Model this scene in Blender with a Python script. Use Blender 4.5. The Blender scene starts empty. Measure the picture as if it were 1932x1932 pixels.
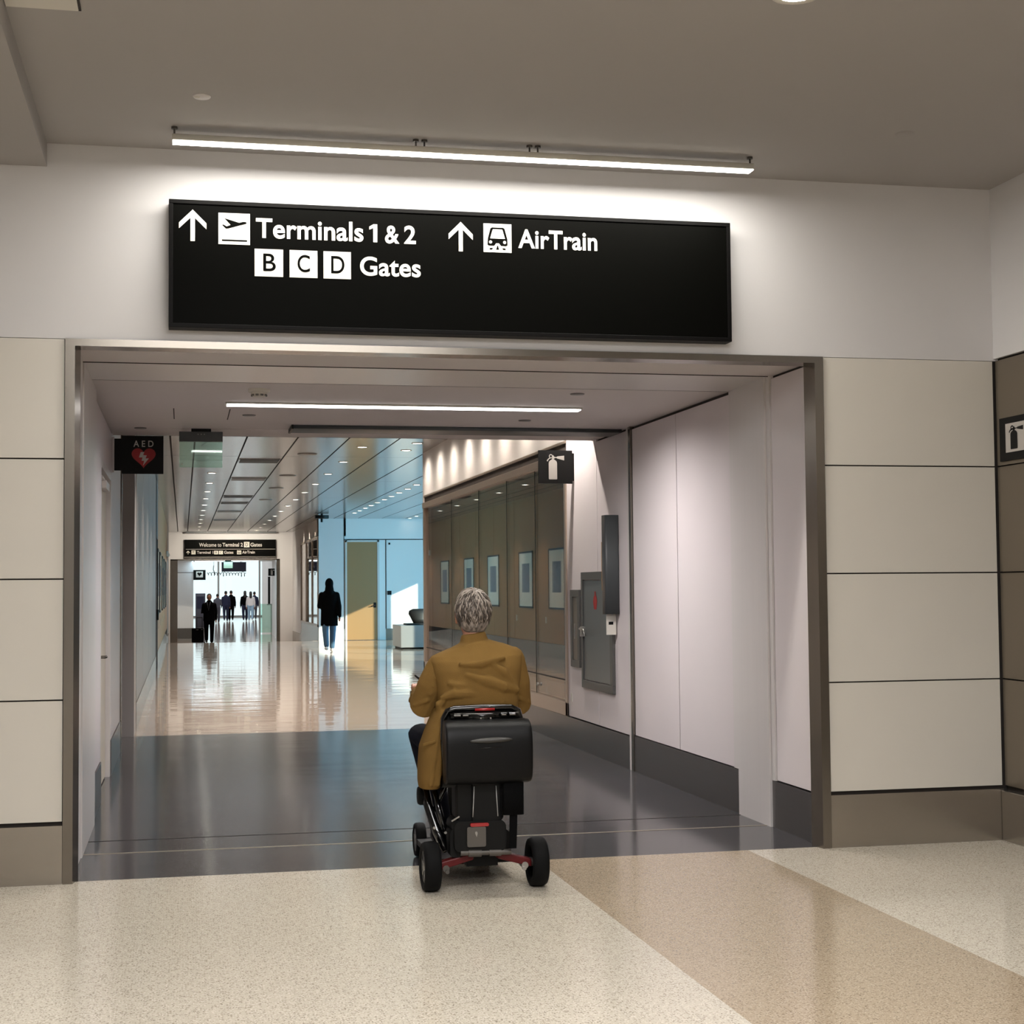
import bpy, math, random
from mathutils import Matrix, Vector, Euler

random.seed(7)
SC = bpy.context.scene
COL = SC.collection
PI = math.pi

# ------------------------------------------------------------------ camera, world, sun, exposure
YAW, PITCH, ROLL, FPX = 0.21097476, 0.0491194904, -0.0087856, 2903.17
cy, sy = math.cos(YAW), math.sin(YAW)
fwd = Vector((sy * math.cos(PITCH), cy * math.cos(PITCH), math.sin(PITCH)))
r0 = Vector((cy, -sy, 0.0))
u0 = r0.cross(fwd)
rgt = r0 * math.cos(ROLL) + u0 * math.sin(ROLL)
upv = u0 * math.cos(ROLL) - r0 * math.sin(ROLL)
cam = bpy.data.cameras.new('camera')
cam.sensor_width = 36.0
cam.lens = 36.0 * FPX / 1932.0
cam.clip_start, cam.clip_end = 0.05, 400
camo = bpy.data.objects.new('camera', cam)
COL.objects.link(camo)
m = Matrix((rgt, upv, -fwd)).transposed().to_4x4()
m.translation = Vector((0, 0, 1.5))
camo.matrix_world = m
SC.camera = camo

world = bpy.data.worlds.new('sky')
SC.world = world
world.use_nodes = True
bg = world.node_tree.nodes['Background']
bg.inputs[0].default_value = (0.86, 0.95, 1.0, 1)
bg.inputs[1].default_value = 1.3

sun = bpy.data.lights.new('sun', 'SUN')
sun.energy = 10.0
sun.angle = 0.009
sun.color = (1.0, 0.90, 0.70)
suno = bpy.data.objects.new('sun', sun)
COL.objects.link(suno)
suno.rotation_euler = Vector((-1.0, 1.0, -0.435)).to_track_quat('-Z', 'Y').to_euler()


def area(name, loc, sx, sy_, power, color, direction=(0, 0, -1), portal=False, spread=None):
    l = bpy.data.lights.new(name, 'AREA')
    l.shape = 'RECTANGLE'
    l.size, l.size_y = sx, sy_
    l.energy = power
    l.color = color
    if spread:
        l.spread = spread
    if portal:
        l.cycles.is_portal = True
    o = bpy.data.objects.new(name, l)
    COL.objects.link(o)
    o.location = loc
    o.rotation_euler = Vector(direction).to_track_quat('-Z', 'Y').to_euler()
    return o


WARM = (1.0, 0.985, 0.97)
area('hall_fill_light', (-0.2, 3.4, 3.83), 5.0, 1.2, 330, WARM)  # this and the next two: unseen area lamps added as general fill
area('hall_fill_light', (-0.8, -0.5, 3.83), 6.0, 1.2, 570, WARM)
area('hall_fill_light', (-0.8, -4.5, 3.83), 7.0, 1.2, 600, WARM)
area('lobby_daylight', (10.25, 39.5, 1.75), 8, 3.0, 850, (0.20, 0.68, 1.0), (-1, 0.25, -.05), spread=math.radians(150))
area('far_hall_fill', (2.5, 82, 4.95), 10, 34, 1300, (0.86, 0.95, 1.0))  # unseen area lamp added to brighten the far hall
area('end_portal', (2.0, 107.8, 2.2), 15, 5.0, 1, (1, 1, 1), (0, -1, 0), portal=True)

vs = SC.view_settings
vs.view_transform = 'Standard'
vs.look = 'None'
vs.gamma = 1.0
vs.use_curve_mapping = False
vs.exposure = 0.0
SC.cycles.max_bounces = 10
SC.cycles.diffuse_bounces = 5
SC.cycles.glossy_bounces = 5
SC.cycles.transmission_bounces = 6
SC.cycles.transparent_max_bounces = 8
SC.cycles.sample_clamp_indirect = 6.0
SC.cycles.caustics_reflective = False
SC.cycles.caustics_refractive = False


# ------------------------------------------------------------------ materials
def s2l(c):
    return c / 12.92 if c <= 0.04045 else ((c + 0.055) / 1.055) ** 2.4


def rgb(r, g, b):
    return (s2l(r / 255), s2l(g / 255), s2l(b / 255), 1)


class NT:
    def __init__(s, name):
        s.m = bpy.data.materials.new(name)
        s.m.use_nodes = True
        s.t = s.m.node_tree
        s.b = s.t.nodes['Principled BSDF']
        s.out = s.t.nodes['Material Output']

    def n(s, typ, **kw):
        nd = s.t.nodes.new(typ)
        for k, v in kw.items():
            if k.startswith('i_'):
                nd.inputs[k[2:].replace('_', ' ')].default_value = v
            else:
                setattr(nd, k, v)
        return nd

    def l(s, a, b):
        s.t.links.new(a, b)


def mat(name, col, rough=0.5, metal=0.0, spec=0.5, noise=0.0, nscale=20.0, bump=0.0, bscale=60.0, emis=None, estr=0.0, coat=0.0, sheen=0.0, stretch=None):
    t = NT(name)
    b = t.b
    b.inputs['Base Color'].default_value = col
    b.inputs['Roughness'].default_value = rough
    b.inputs['Metallic'].default_value = metal
    b.inputs['Specular IOR Level'].default_value = spec
    b.inputs['Coat Weight'].default_value = coat
    if sheen:
        b.inputs['Sheen Weight'].default_value = sheen
    tc = t.n('ShaderNodeTexCoord')
    vec = tc.outputs['Object']
    if stretch:
        mp = t.n('ShaderNodeMapping')
        mp.inputs['Scale'].default_value = stretch
        t.l(vec, mp.inputs['Vector'])
        vec = mp.outputs['Vector']
    if noise:
        nz = t.n('ShaderNodeTexNoise', i_Scale=nscale, i_Detail=4.0)
        t.l(vec, nz.inputs['Vector'])
        mx = t.n('ShaderNodeMix', data_type='RGBA')
        lo = tuple(max(0, c * (1 - noise)) for c in col[:3]) + (1,)
        hi = tuple(min(1, c * (1 + noise)) for c in col[:3]) + (1,)
        mx.inputs[6].default_value = lo
        mx.inputs[7].default_value = hi
        t.l(nz.outputs['Fac'], mx.inputs[0])
        t.l(mx.outputs[2], b.inputs['Base Color'])
    if bump:
        nz2 = t.n('ShaderNodeTexNoise', i_Scale=bscale, i_Detail=3.0)
        t.l(vec, nz2.inputs['Vector'])
        bp = t.n('ShaderNodeBump', i_Strength=bump, i_Distance=0.01)
        t.l(nz2.outputs['Fac'], bp.inputs['Height'])
        t.l(bp.outputs['Normal'], b.inputs['Normal'])
    if emis:
        b.inputs['Emission Color'].default_value = emis
        b.inputs['Emission Strength'].default_value = estr
    return t.m


def terrazzo(name, base, chips, rough, scale, ripple=0.0, spec=0.5, amount=0.5):
    """base colour with scattered stone chips in two sizes"""
    t = NT(name)
    b = t.b
    geo = t.n('ShaderNodeNewGeometry')
    pos = geo.outputs['Position']
    prev = None
    for i, (c, sc_, thr) in enumerate(chips):
        v = t.n('ShaderNodeTexVoronoi', i_Scale=sc_ * scale)
        t.l(pos, v.inputs['Vector'])
        sep = t.n('ShaderNodeSeparateColor')
        t.l(v.outputs['Color'], sep.inputs[0])
        cmp_ = t.n('ShaderNodeMath', operation='LESS_THAN')
        t.l(sep.outputs[i % 3], cmp_.inputs[0])
        cmp_.inputs[1].default_value = thr
        d = t.n('ShaderNodeMath', operation='LESS_THAN')
        t.l(v.outputs['Distance'], d.inputs[0])
        d.inputs[1].default_value = 0.42
        mu = t.n('ShaderNodeMath', operation='MULTIPLY')
        t.l(cmp_.outputs[0], mu.inputs[0])
        t.l(d.outputs[0], mu.inputs[1])
        mu2 = t.n('ShaderNodeMath', operation='MULTIPLY')
        t.l(mu.outputs[0], mu2.inputs[0])
        mu2.inputs[1].default_value = amount
        mx = t.n('ShaderNodeMix', data_type='RGBA')
        t.l(mu2.outputs[0], mx.inputs[0])
        if prev is None:
            mx.inputs[6].default_value = base
        else:
            t.l(prev, mx.inputs[6])
        mx.inputs[7].default_value = c
        prev = mx.outputs[2]
    nz = t.n('ShaderNodeTexNoise', i_Scale=0.8, i_Detail=3.0)
    t.l(pos, nz.inputs['Vector'])
    mr = t.n('ShaderNodeMapRange')
    mr.inputs[3].default_value = 0.94
    mr.inputs[4].default_value = 1.05
    t.l(nz.outputs['Fac'], mr.inputs[0])
    hsv = t.n('ShaderNodeHueSaturation')
    t.l(mr.outputs[0], hsv.inputs['Value'])
    t.l(prev, hsv.inputs['Color'])
    t.l(hsv.outputs[0], b.inputs['Base Color'])
    b.inputs['Roughness'].default_value = rough
    b.inputs['Specular IOR Level'].default_value = spec
    if ripple:
        mp = t.n('ShaderNodeMapping')
        mp.inputs['Scale'].default_value = (0.35, 0.8, 1)
        t.l(pos, mp.inputs['Vector'])
        w = t.n('ShaderNodeTexNoise', i_Scale=2.2, i_Detail=2.0)
        t.l(mp.outputs[0], w.inputs['Vector'])
        bp = t.n('ShaderNodeBump', i_Strength=1.0, i_Distance=ripple)
        t.l(w.outputs['Fac'], bp.inputs['Height'])
        t.l(bp.outputs['Normal'], b.inputs['Normal'])
    return t.m


def glass_mat(name, tint, ior=1.5, trans=0.6, rough=0.0):
    t = NT(name)
    t.t.nodes.remove(t.b)
    tr = t.n('ShaderNodeBsdfTransparent')
    tr.inputs[0].default_value = tint
    gl = t.n('ShaderNodeBsdfGlossy')
    gl.inputs['Roughness'].default_value = rough
    gl.inputs[0].default_value = (1, 1, 1, 1)
    fr = t.n('ShaderNodeFresnel')
    geo = t.n('ShaderNodeNewGeometry')
    sg_ = t.n('ShaderNodeMath', operation='MULTIPLY_ADD')
    t.l(geo.outputs['Backfacing'], sg_.inputs[0])
    sg_.inputs[1].default_value = -2.0
    sg_.inputs[2].default_value = 1.0
    pw = t.n('ShaderNodeMath', operation='POWER')
    pw.inputs[0].default_value = ior
    t.l(sg_.outputs[0], pw.inputs[1])
    t.l(pw.outputs[0], fr.inputs['IOR'])
    mx = t.n('ShaderNodeMixShader')
    t.l(fr.outputs[0], mx.inputs[0])
    t.l(tr.outputs[0], mx.inputs[1])
    t.l(gl.outputs[0], mx.inputs[2])
    t.l(mx.outputs[0], t.out.inputs[0])
    return t.m


def emit(name, col, strength):
    t = NT(name)
    t.b.inputs['Base Color'].default_value = (0.8, 0.8, 0.8, 1)
    t.b.inputs['Emission Color'].default_value = col
    t.b.inputs['Emission Strength'].default_value = strength
    return t.m


M = {}
M['paint'] = mat('white_paint', rgb(206, 204, 205), 0.55, bump=0.02, bscale=90)
M['ceil'] = mat('ceiling_paint', rgb(160, 156, 153), 0.75, bump=0.02, bscale=80)
M['panel'] = mat('cream_glass_panel', rgb(207, 202, 193), 0.28, noise=0.02, nscale=3, spec=0.4)
M['lpanel'] = mat('pale_laminate_panel', rgb(212, 204, 205), 0.35, noise=0.02, nscale=2, spec=0.4)
M['satin'] = mat('satin_white_metal', rgb(205, 200, 198), 0.3, noise=0.03, nscale=4, stretch=(8, 8, 0.3), spec=0.5)
M['steel'] = mat('brushed_steel', rgb(164, 157, 148), 0.26, metal=0.9, noise=0.06, nscale=6, stretch=(1, 1, 18))
M['steelv'] = mat('brushed_steel_upright', rgb(128, 122, 114), 0.22, metal=0.92, noise=0.06, nscale=6, stretch=(12, 12, 0.6))
M['basegrey'] = mat('dark_steel_base', rgb(112, 108, 108), 0.3, metal=0.75, noise=0.05, nscale=6, stretch=(1, 1, 18))
M['taupe'] = mat('taupe_metal_panel', rgb(122, 112, 99), 0.32, metal=0.6, noise=0.04, nscale=3)
M['pceil'] = mat('passage_ceiling_paint', rgb(212, 205, 202), 0.7)
M['mount'] = mat('print_mount', rgb(214, 200, 178), 0.7)
M['sheen'] = mat('vinyl_painted_highlight', rgb(50, 48, 46), 0.5)  # highlight on the bag, put into a paler base colour
M['gap'] = mat('dark_joint', rgb(40, 34, 30), 0.8)
M['black'] = mat('black_plastic', rgb(8, 8, 8), 0.5, spec=0.2)
M['signblack'] = mat('sign_black', rgb(5, 5, 4), 0.45, noise=0.05, spec=0.03)
M['signframe'] = mat('sign_frame_black', rgb(12, 11, 11), 0.45, spec=0.08)
M['white'] = mat('sign_white', rgb(205, 201, 192), 0.55, spec=0.2)
M['signgrey'] = mat('sign_pale_grey', rgb(176, 170, 165), 0.5)
M['red'] = mat('sign_red', rgb(150, 22, 26), 0.5)
M['terr'] = terrazzo('beige_terrazzo', rgb(204, 195, 179), [(rgb(160, 149, 132), 1, 0.42), (rgb(104, 93, 80), 1.5, 0.14), (rgb(230, 222, 208), 1.3, 0.3)], 0.12, 95, spec=0.5, amount=0.8)
M['tan'] = terrazzo('tan_terrazzo', rgb(172, 155, 132), [(rgb(140, 122, 101), 1, 0.45), (rgb(94, 79, 64), 1.5, 0.16), (rgb(198, 183, 161), 1.3, 0.3)], 0.12, 95, spec=0.5, amount=0.75)
M['granite'] = terrazzo('dark_terrazzo', rgb(62, 61, 64), [(rgb(104, 102, 104), 1, 0.35), (rgb(34, 34, 38), 1.3, 0.4), (rgb(130, 126, 124), 1.9, 0.12)], 0.12, 80, ripple=0.0012, amount=0.75, spec=0.3)
M['rose'] = terrazzo('polished_rose_terrazzo', rgb(186, 168, 155), [(rgb(204, 188, 176), 1, 0.3), (rgb(150, 132, 120), 1.4, 0.3)], 0.06, 60, ripple=0.0045, amount=0.5, spec=0.4)
M['strip'] = mat('zinc_strip', rgb(170, 160, 146), 0.35, metal=0.7)
M['woodtan'] = mat('tan_wood_panelling', rgb(160, 118, 80), 0.4, noise=0.10, nscale=6, stretch=(3, 3, 0.3))
M['greywall'] = mat('grey_wall_panel', rgb(102, 98, 96), 0.34, noise=0.02, nscale=2)
M['greydark'] = mat('grey_pier', rgb(168, 163, 161), 0.5)
M['bluewall'] = mat('lobby_white_wall', rgb(222, 222, 222), 0.6)
M['cream'] = mat('cream_door_paint', rgb(214, 204, 188), 0.45)
M['ochre'] = mat('ochre_door', rgb(152, 116, 74), 0.5)
M['metalceil'] = mat('ceiling_metal_plank', rgb(152, 151, 151), 0.17, metal=0.55, noise=0.02, nscale=2)
M['casebrown'] = mat('case_lining', rgb(62, 50, 42), 0.7)
M['frost'] = mat('case_frame_metal', rgb(176, 160, 146), 0.3, metal=0.7)
M['caseglass'] = glass_mat('case_glass', (0.75, 0.72, 0.7, 1), ior=1.75)
M['exitglass'] = glass_mat('green_edge_glass', (0.74, 0.90, 0.83, 1), ior=1.9, rough=0.03)
M['winglass'] = glass_mat('clear_glass', (0.93, 0.98, 0.97, 1), ior=1.45)
M['tube'] = emit('light_bar_diffuser', (1.0, 0.96, 0.88, 1), 14)
M['slotlight'] = emit('slot_light_diffuser', (1.0, 0.97, 0.94, 1), 8)
M['lens'] = emit('downlight_lens', (1.0, 0.93, 0.82, 1), 14)
M['greenlit'] = emit('lit_green_sign', (0.25, 0.8, 0.5, 1), 0.5)
M['jacket'] = mat('mustard_corduroy', rgb(114, 88, 48), 0.95, noise=0.12, nscale=12, bump=0.25, bscale=260, spec=0.06)
M['denim'] = mat('dark_denim', rgb(18, 20, 30), 0.9, noise=0.15, nscale=60, bump=0.2, bscale=300, spec=0.1)
M['skin'] = mat('skin', rgb(176, 124, 100), 0.5, noise=0.06, nscale=30)
M['leather'] = mat('black_leather', rgb(24, 23, 23), 0.45)
M['pad'] = mat('black_vinyl', rgb(5, 5, 6), 0.42, bump=0.1, bscale=220, spec=0.2)
M['fabric'] = mat('black_nylon', rgb(6, 6, 7), 0.9, bump=0.3, bscale=200, spec=0.1)
M['gloss'] = mat('gloss_black_plastic', rgb(6, 6, 7), 0.14, coat=0.3)
M['rubber'] = mat('black_rubber', rgb(10, 10, 11), 0.75, bump=0.1, bscale=100, spec=0.15)
M['redmetal'] = mat('red_painted_metal', rgb(84, 10, 14), 0.45, spec=.3)
M['redlens'] = mat('red_reflector', rgb(150, 30, 32), 0.3, coat=0.4)
M['alloy'] = mat('silver_alloy', rgb(170, 168, 165), 0.3, metal=0.9)
M['greyplate'] = mat('grey_plate', rgb(84, 80, 76), 0.45, metal=0.3)
M['piping'] = mat('reflective_piping', rgb(180, 180, 178), 0.4)
M['clothblack'] = mat('black_cloth', rgb(6, 6, 7), 0.95, spec=0.05)
M['clothnavy'] = mat('navy_cloth', rgb(26, 30, 58), 0.9)
M['clothgrey'] = mat('grey_cloth', rgb(74, 74, 84), 0.9)
M['clothwhite'] = mat('white_cloth', rgb(225, 220, 220), 0.9)
M['jeans'] = mat('blue_jeans', rgb(70, 100, 128), 0.9)
M['palejeans'] = mat('pale_jeans', rgb(150, 180, 205), 0.9)
M['hairdark'] = mat('dark_hair', rgb(26, 20, 18), 0.6)
M['cabinet'] = mat('grey_cabinet_metal', rgb(98, 102, 102), 0.28, metal=0.4, noise=0.04, nscale=2)
M['cabframe'] = mat('grey_cabinet_frame', rgb(92, 92, 90), 0.4, metal=0.5)
M['charcoal'] = mat('charcoal_plastic', rgb(66, 70, 72), 0.45)
M['art'] = mat('grey_print', rgb(120, 122, 124), 0.6, noise=0.35, nscale=8)
M['stone'] = mat('pale_grey_quartz', rgb(140, 141, 143), 0.3)
M['screen'] = mat('dark_screen', rgb(24, 26, 52), 0.3)


def hair_mat():
    t = NT('grey_hair')
    tc = t.n('ShaderNodeTexCoord')
    mp = t.n('ShaderNodeMapping')
    mp.inputs['Scale'].default_value = (45, 45, 12)
    t.l(tc.outputs['Object'], mp.inputs['Vector'])
    nz = t.n('ShaderNodeTexNoise', i_Scale=1.6, i_Detail=5.0)
    t.l(mp.outputs[0], nz.inputs['Vector'])
    cr = t.n('ShaderNodeValToRGB')
    e = cr.color_ramp.elements
    e[0].position, e[0].color = 0.32, rgb(44, 38, 35)
    e[1].position, e[1].color = 0.72, rgb(168, 156, 146)
    t.l(nz.outputs['Fac'], cr.inputs[0])
    t.l(cr.outputs[0], t.b.inputs['Base Color'])
    t.b.inputs['Roughness'].default_value = 0.5
    return t.m


M['hair'] = hair_mat()
M['hairpale'] = mat('pale_grey_hair', rgb(158, 147, 138), 0.45, noise=.2, nscale=60)
M['hairmid'] = mat('mid_grey_hair', rgb(78, 69, 63), 0.5, noise=.3, nscale=60)


# ------------------------------------------------------------------ mesh helpers
class MB:
    def __init__(s):
        s.v, s.f, s.mi, s.sm = [], [], [], []

    def add(s, vs_, fs, mi=0, smooth=False):
        o = len(s.v)
        s.v += [tuple(p) for p in vs_]
        for f in fs:
            s.f.append([o + i for i in f])
            s.mi.append(mi)
            s.sm.append(smooth)
        return s

    def box(s, x0, x1, y0, y1, z0, z1, mi=0):
        x0, x1 = min(x0, x1), max(x0, x1)
        y0, y1 = min(y0, y1), max(y0, y1)
        z0, z1 = min(z0, z1), max(z0, z1)
        p = [(x0, y0, z0), (x1, y0, z0), (x1, y1, z0), (x0, y1, z0), (x0, y0, z1), (x1, y0, z1), (x1, y1, z1), (x0, y1, z1)]
        return s.add(p, [(0, 3, 2, 1), (4, 5, 6, 7), (0, 1, 5, 4), (1, 2, 6, 5), (2, 3, 7, 6), (3, 0, 4, 7)], mi)

    def obox(s, c, sx, sy_, sz, rot=None, mi=0):
        """box centred at c, turned by the Euler angles rot"""
        R_ = (Euler(rot).to_matrix() if rot else Matrix.Identity(3))
        c = Vector(c)
        pts = []
        for z in (-sz / 2, sz / 2):
            for x, y in ((-sx / 2, -sy_ / 2), (sx / 2, -sy_ / 2), (sx / 2, sy_ / 2), (-sx / 2, sy_ / 2)):
                pts.append(c + R_ @ Vector((x, y, z)))
        return s.add(pts, [(0, 3, 2, 1), (4, 5, 6, 7), (0, 1, 5, 4), (1, 2, 6, 5), (2, 3, 7, 6), (3, 0, 4, 7)], mi)

    def quad(s, a, b, c, d, mi=0):
        return s.add([a, b, c, d], [(0, 1, 2, 3)], mi)

    def rbox(s, x0, x1, y0, y1, z0, z1, r, axis='y', seg=5, mi=0, smooth=False):
        """box with four rounded edges running along the axis"""
        if axis == 'y':
            a0, a1, b0, b1 = x0, x1, z0, z1
        elif axis == 'z':
            a0, a1, b0, b1 = x0, x1, y0, y1
        else:
            a0, a1, b0, b1 = y0, y1, z0, z1
        ring = []
        for (ca, cb, st) in ((a1 - r, b1 - r, 0), (a0 + r, b1 - r, 1), (a0 + r, b0 + r, 2), (a1 - r, b0 + r, 3)):
            for k in range(seg + 1):
                t = (st + k / seg) * PI / 2
                ring.append((ca + r * math.cos(t), cb + r * math.sin(t)))
        n = len(ring)
        lo, hi = {'y': (y0, y1), 'z': (z0, z1), 'x': (x0, x1)}[axis]
        P = []
        for h in (lo, hi):
            for a, b in ring:
                P.append({'y': (a, h, b), 'z': (a, b, h), 'x': (h, a, b)}[axis])
        F = [tuple(range(n)), tuple(range(2 * n - 1, n - 1, -1))]
        s.add(P, F, mi)
        o = len(s.v) - 2 * n
        for k in range(n):
            s.f.append([o + k, o + n + k, o + n + (k + 1) % n, o + (k + 1) % n])
            s.mi.append(mi)
            s.sm.append(True)
        return s

    def cyl(s, p0, p1, r0_, r1_=None, seg=20, caps=True, mi=0, smooth=True):
        r1_ = r0_ if r1_ is None else r1_
        p0, p1 = Vector(p0), Vector(p1)
        d = (p1 - p0).normalized()
        a = d.orthogonal().normalized()
        b = d.cross(a)
        P = []
        for p, r in ((p0, r0_), (p1, r1_)):
            for k in range(seg):
                t = 2 * PI * k / seg
                P.append(p + (a * math.cos(t) + b * math.sin(t)) * r)
        s.add(P, [(k, (k + 1) % seg, seg + (k + 1) % seg, seg + k) for k in range(seg)], mi, smooth)
        if caps:
            s.add(P[:seg], [tuple(reversed(range(seg)))], mi)
            s.add(P[seg:], [tuple(range(seg))], mi)
        return s

    def tube(s, pts, r, seg=10, mi=0, caps=True):
        """smooth tube along points; r is a number or a list"""
        pts = [Vector(p) for p in pts]
        n = len(pts)
        rs = r if isinstance(r, (list, tuple)) else [r] * n
        prev = None
        P = []
        for i, p in enumerate(pts):
            d = (pts[min(i + 1, n - 1)] - pts[max(i - 1, 0)]).normalized()
            a = d.orthogonal().normalized() if prev is None else (prev - d * prev.dot(d)).normalized()
            prev = a
            b = d.cross(a)
            for k in range(seg):
                t = 2 * PI * k / seg
                P.append(p + (a * math.cos(t) + b * math.sin(t)) * rs[i])
        F = []
        for i in range(n - 1):
            for k in range(seg):
                F.append((i * seg + k, i * seg + (k + 1) % seg, (i + 1) * seg + (k + 1) % seg, (i + 1) * seg + k))
        if caps:
            F.append(tuple(reversed(range(seg))))
            F.append(tuple(range((n - 1) * seg, n * seg)))
        return s.add(P, F, mi, True)

    def lathe(s, prof, c, axis='z', seg=32, mi=0, smooth=True):
        """prof: (radius, height) pairs; turned about an axis through c"""
        c = Vector(c)
        P, n = [], len(prof)
        for (r, h) in prof:
            for k in range(seg):
                t = 2 * PI * k / seg
                q = (r * math.cos(t), r * math.sin(t), h)
                q = {'z': q, 'x': (h, q[0], q[1]), 'y': (q[1], h, q[0])}[axis]
                P.append(c + Vector(q))
        F = [(i * seg + k, i * seg + (k + 1) % seg, (i + 1) * seg + (k + 1) % seg, (i + 1) * seg + k) for i in range(n - 1) for k in range(seg)]
        return s.add(P, F, mi, smooth)

    def ell(s, c, rx, ry, rz, seg=20, rings=12, rot=None, mi=0):
        R_ = Euler(rot).to_matrix() if rot else Matrix.Identity(3)
        c = Vector(c)
        P = [c + R_ @ Vector((0, 0, -rz))]
        for i in range(1, rings):
            ph = PI * i / rings - PI / 2
            for k in range(seg):
                t = 2 * PI * k / seg
                P.append(c + R_ @ Vector((rx * math.cos(ph) * math.cos(t), ry * math.cos(ph) * math.sin(t), rz * math.sin(ph))))
        P.append(c + R_ @ Vector((0, 0, rz)))
        F = []
        for k in range(seg):
            F.append((0, 1 + (k + 1) % seg, 1 + k))
            F.append((len(P) - 1, 1 + (rings - 2) * seg + k, 1 + (rings - 2) * seg + (k + 1) % seg))
        for i in range(rings - 2):
            for k in range(seg):
                a = 1 + i * seg
                F.append((a + k, a + (k + 1) % seg, a + seg + (k + 1) % seg, a + seg + k))
        return s.add(P, F, mi, True)

    def cap(s, pts, rs, seg=14):
        """round-ended limb along points with a radius at each"""
        pts = [Vector(p) for p in pts]
        P, R2 = [], []
        d0 = (pts[0] - pts[1]).normalized()
        d1 = (pts[-1] - pts[-2]).normalized()
        for t in (0.98, 0.8, 0.45):
            P.append(pts[0] + d0 * rs[0] * t)
            R2.append(rs[0] * math.sqrt(1 - t * t))
        for i in range(len(pts)):
            P.append(pts[i])
            R2.append(rs[i])
        for t in (0.45, 0.8, 0.98):
            P.append(pts[-1] + d1 * rs[-1] * t)
            R2.append(rs[-1] * math.sqrt(1 - t * t))
        return s.tube(P, R2, seg)

    def loft(s, rings, n=32, ex=2.4):
        """closed solid from superellipse rings (cx, cy, z, half width, half depth)"""
        P = []
        for (cx, cy_, z, hw, hd) in rings:
            for k in range(n):
                t = 2 * PI * k / n
                c_, s_ = math.cos(t), math.sin(t)
                P.append((cx + hw * math.copysign(abs(c_) ** (2 / ex), c_), cy_ + hd * math.copysign(abs(s_) ** (2 / ex), s_), z))
        F = []
        up = rings[-1][2] > rings[0][2]
        for i in range(len(rings) - 1):
            for k in range(n):
                q = (i * n + k, i * n + (k + 1) % n, (i + 1) * n + (k + 1) % n, (i + 1) * n + k)
                F.append(q if up else tuple(reversed(q)))
        a, b = tuple(range(n)), tuple(range((len(rings) - 1) * n, len(rings) * n))
        F.append(tuple(reversed(a)) if up else a)
        F.append(b if up else tuple(reversed(b)))
        return s.add(P, F, 0, True)

    def poly(s, pts, y0, y1=None, mi=0):
        """polygon of (x, z) points at y0, drawn back to y1"""
        n = len(pts)
        if y1 is None:
            return s.add([(x, y0, z) for x, z in pts], [tuple(range(n))], mi)
        P = [(x, y0, z) for x, z in pts] + [(x, y1, z) for x, z in pts]
        F = [tuple(range(n)), tuple(range(2 * n - 1, n - 1, -1))]
        F += [(k, n + k, n + (k + 1) % n, (k + 1) % n) for k in range(n)]
        return s.add(P, F, mi)

    def mesh(s, name, mats):
        me = bpy.data.meshes.new(name)
        me.from_pydata(s.v, [], s.f)
        for mm in (mats if isinstance(mats, (list, tuple)) else [mats]):
            me.materials.append(M[mm])
        for p, i, sm in zip(me.polygons, s.mi, s.sm):
            p.material_index = i
            p.use_smooth = sm
        me.update()
        return me


def link(name, me, parent=None):
    o = bpy.data.objects.new(name, me)
    COL.objects.link(o)
    if parent is not None:
        o.parent = parent
        o.matrix_parent_inverse = Matrix.Translation(-ROOT[parent.name]) if parent.parent is None else Matrix.Identity(4)
    return o


ROOT = {}


def root_of(o):
    while o.parent is not None:
        o = o.parent
    return o.name


def obj(name, mb, mats, parent=None, bevel=0.0, seg=2, label=None):
    o = link(name, mb.mesh(name, mats), parent)
    if parent is None:
        ROOT[o.name] = Vector((0, 0, 0))
    if bevel:
        bv = o.modifiers.new('soft_edges', 'BEVEL')
        bv.width = bevel
        bv.segments = seg
        bv.limit_method = 'ANGLE'
        bv.angle_limit = 0.7
    if label:
        o['label'] = label
    return o


def tag(o, label, cat, group=None):
    o['label'] = label
    o['category'] = cat
    if group:
        o['group'] = group
    return o


def thing(name, label, cat, loc, group=None):
    o = bpy.data.objects.new(name, None)
    COL.objects.link(o)
    o.location = loc
    o.empty_display_size = 0.1
    ROOT[o.name] = Vector(loc)
    return tag(o, label, cat, group)


def struct(name, mb, mats, parent=None, bevel=0.0):
    o = obj(name, mb, mats, parent, bevel)
    o['kind'] = 'structure'
    return o


def dup(root, loc, label, group=None):
    r = root.copy()
    COL.objects.link(r)
    r.location = loc
    ROOT[r.name] = ROOT[root.name]
    r['label'] = label
    if group:
        r['group'] = group

    def kids(src, dst):
        for ch in list(src.children):
            c = ch.copy()
            COL.objects.link(c)
            c.parent = dst
            c.matrix_parent_inverse = ch.matrix_parent_inverse
            kids(ch, c)
    kids(root, r)
    return r


def fuse(mb, voxel, smooth=6, fac=0.5):
    """melts overlapping solids into one continuous skin"""
    me = bpy.data.meshes.new('tmp')
    me.from_pydata(mb.v, [], mb.f)
    o = bpy.data.objects.new('tmp', me)
    COL.objects.link(o)
    rm = o.modifiers.new('r', 'REMESH')
    rm.mode = 'VOXEL'
    rm.voxel_size = voxel
    sm = o.modifiers.new('s', 'SMOOTH')
    sm.iterations = smooth
    sm.factor = fac
    dg = bpy.context.evaluated_depsgraph_get()
    out = bpy.data.meshes.new_from_object(o.evaluated_get(dg))
    bpy.data.objects.remove(o)
    bpy.data.meshes.remove(me)
    for p in out.polygons:
        p.use_smooth = True
    return out


def fobj(name, mb, m_, parent, voxel, smooth=6, label=None):
    me = fuse(mb, voxel, smooth)
    me.materials.clear()
    me.materials.append(M[m_])
    o = link(name, me, parent)
    if label:
        o['label'] = label
    return o


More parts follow.
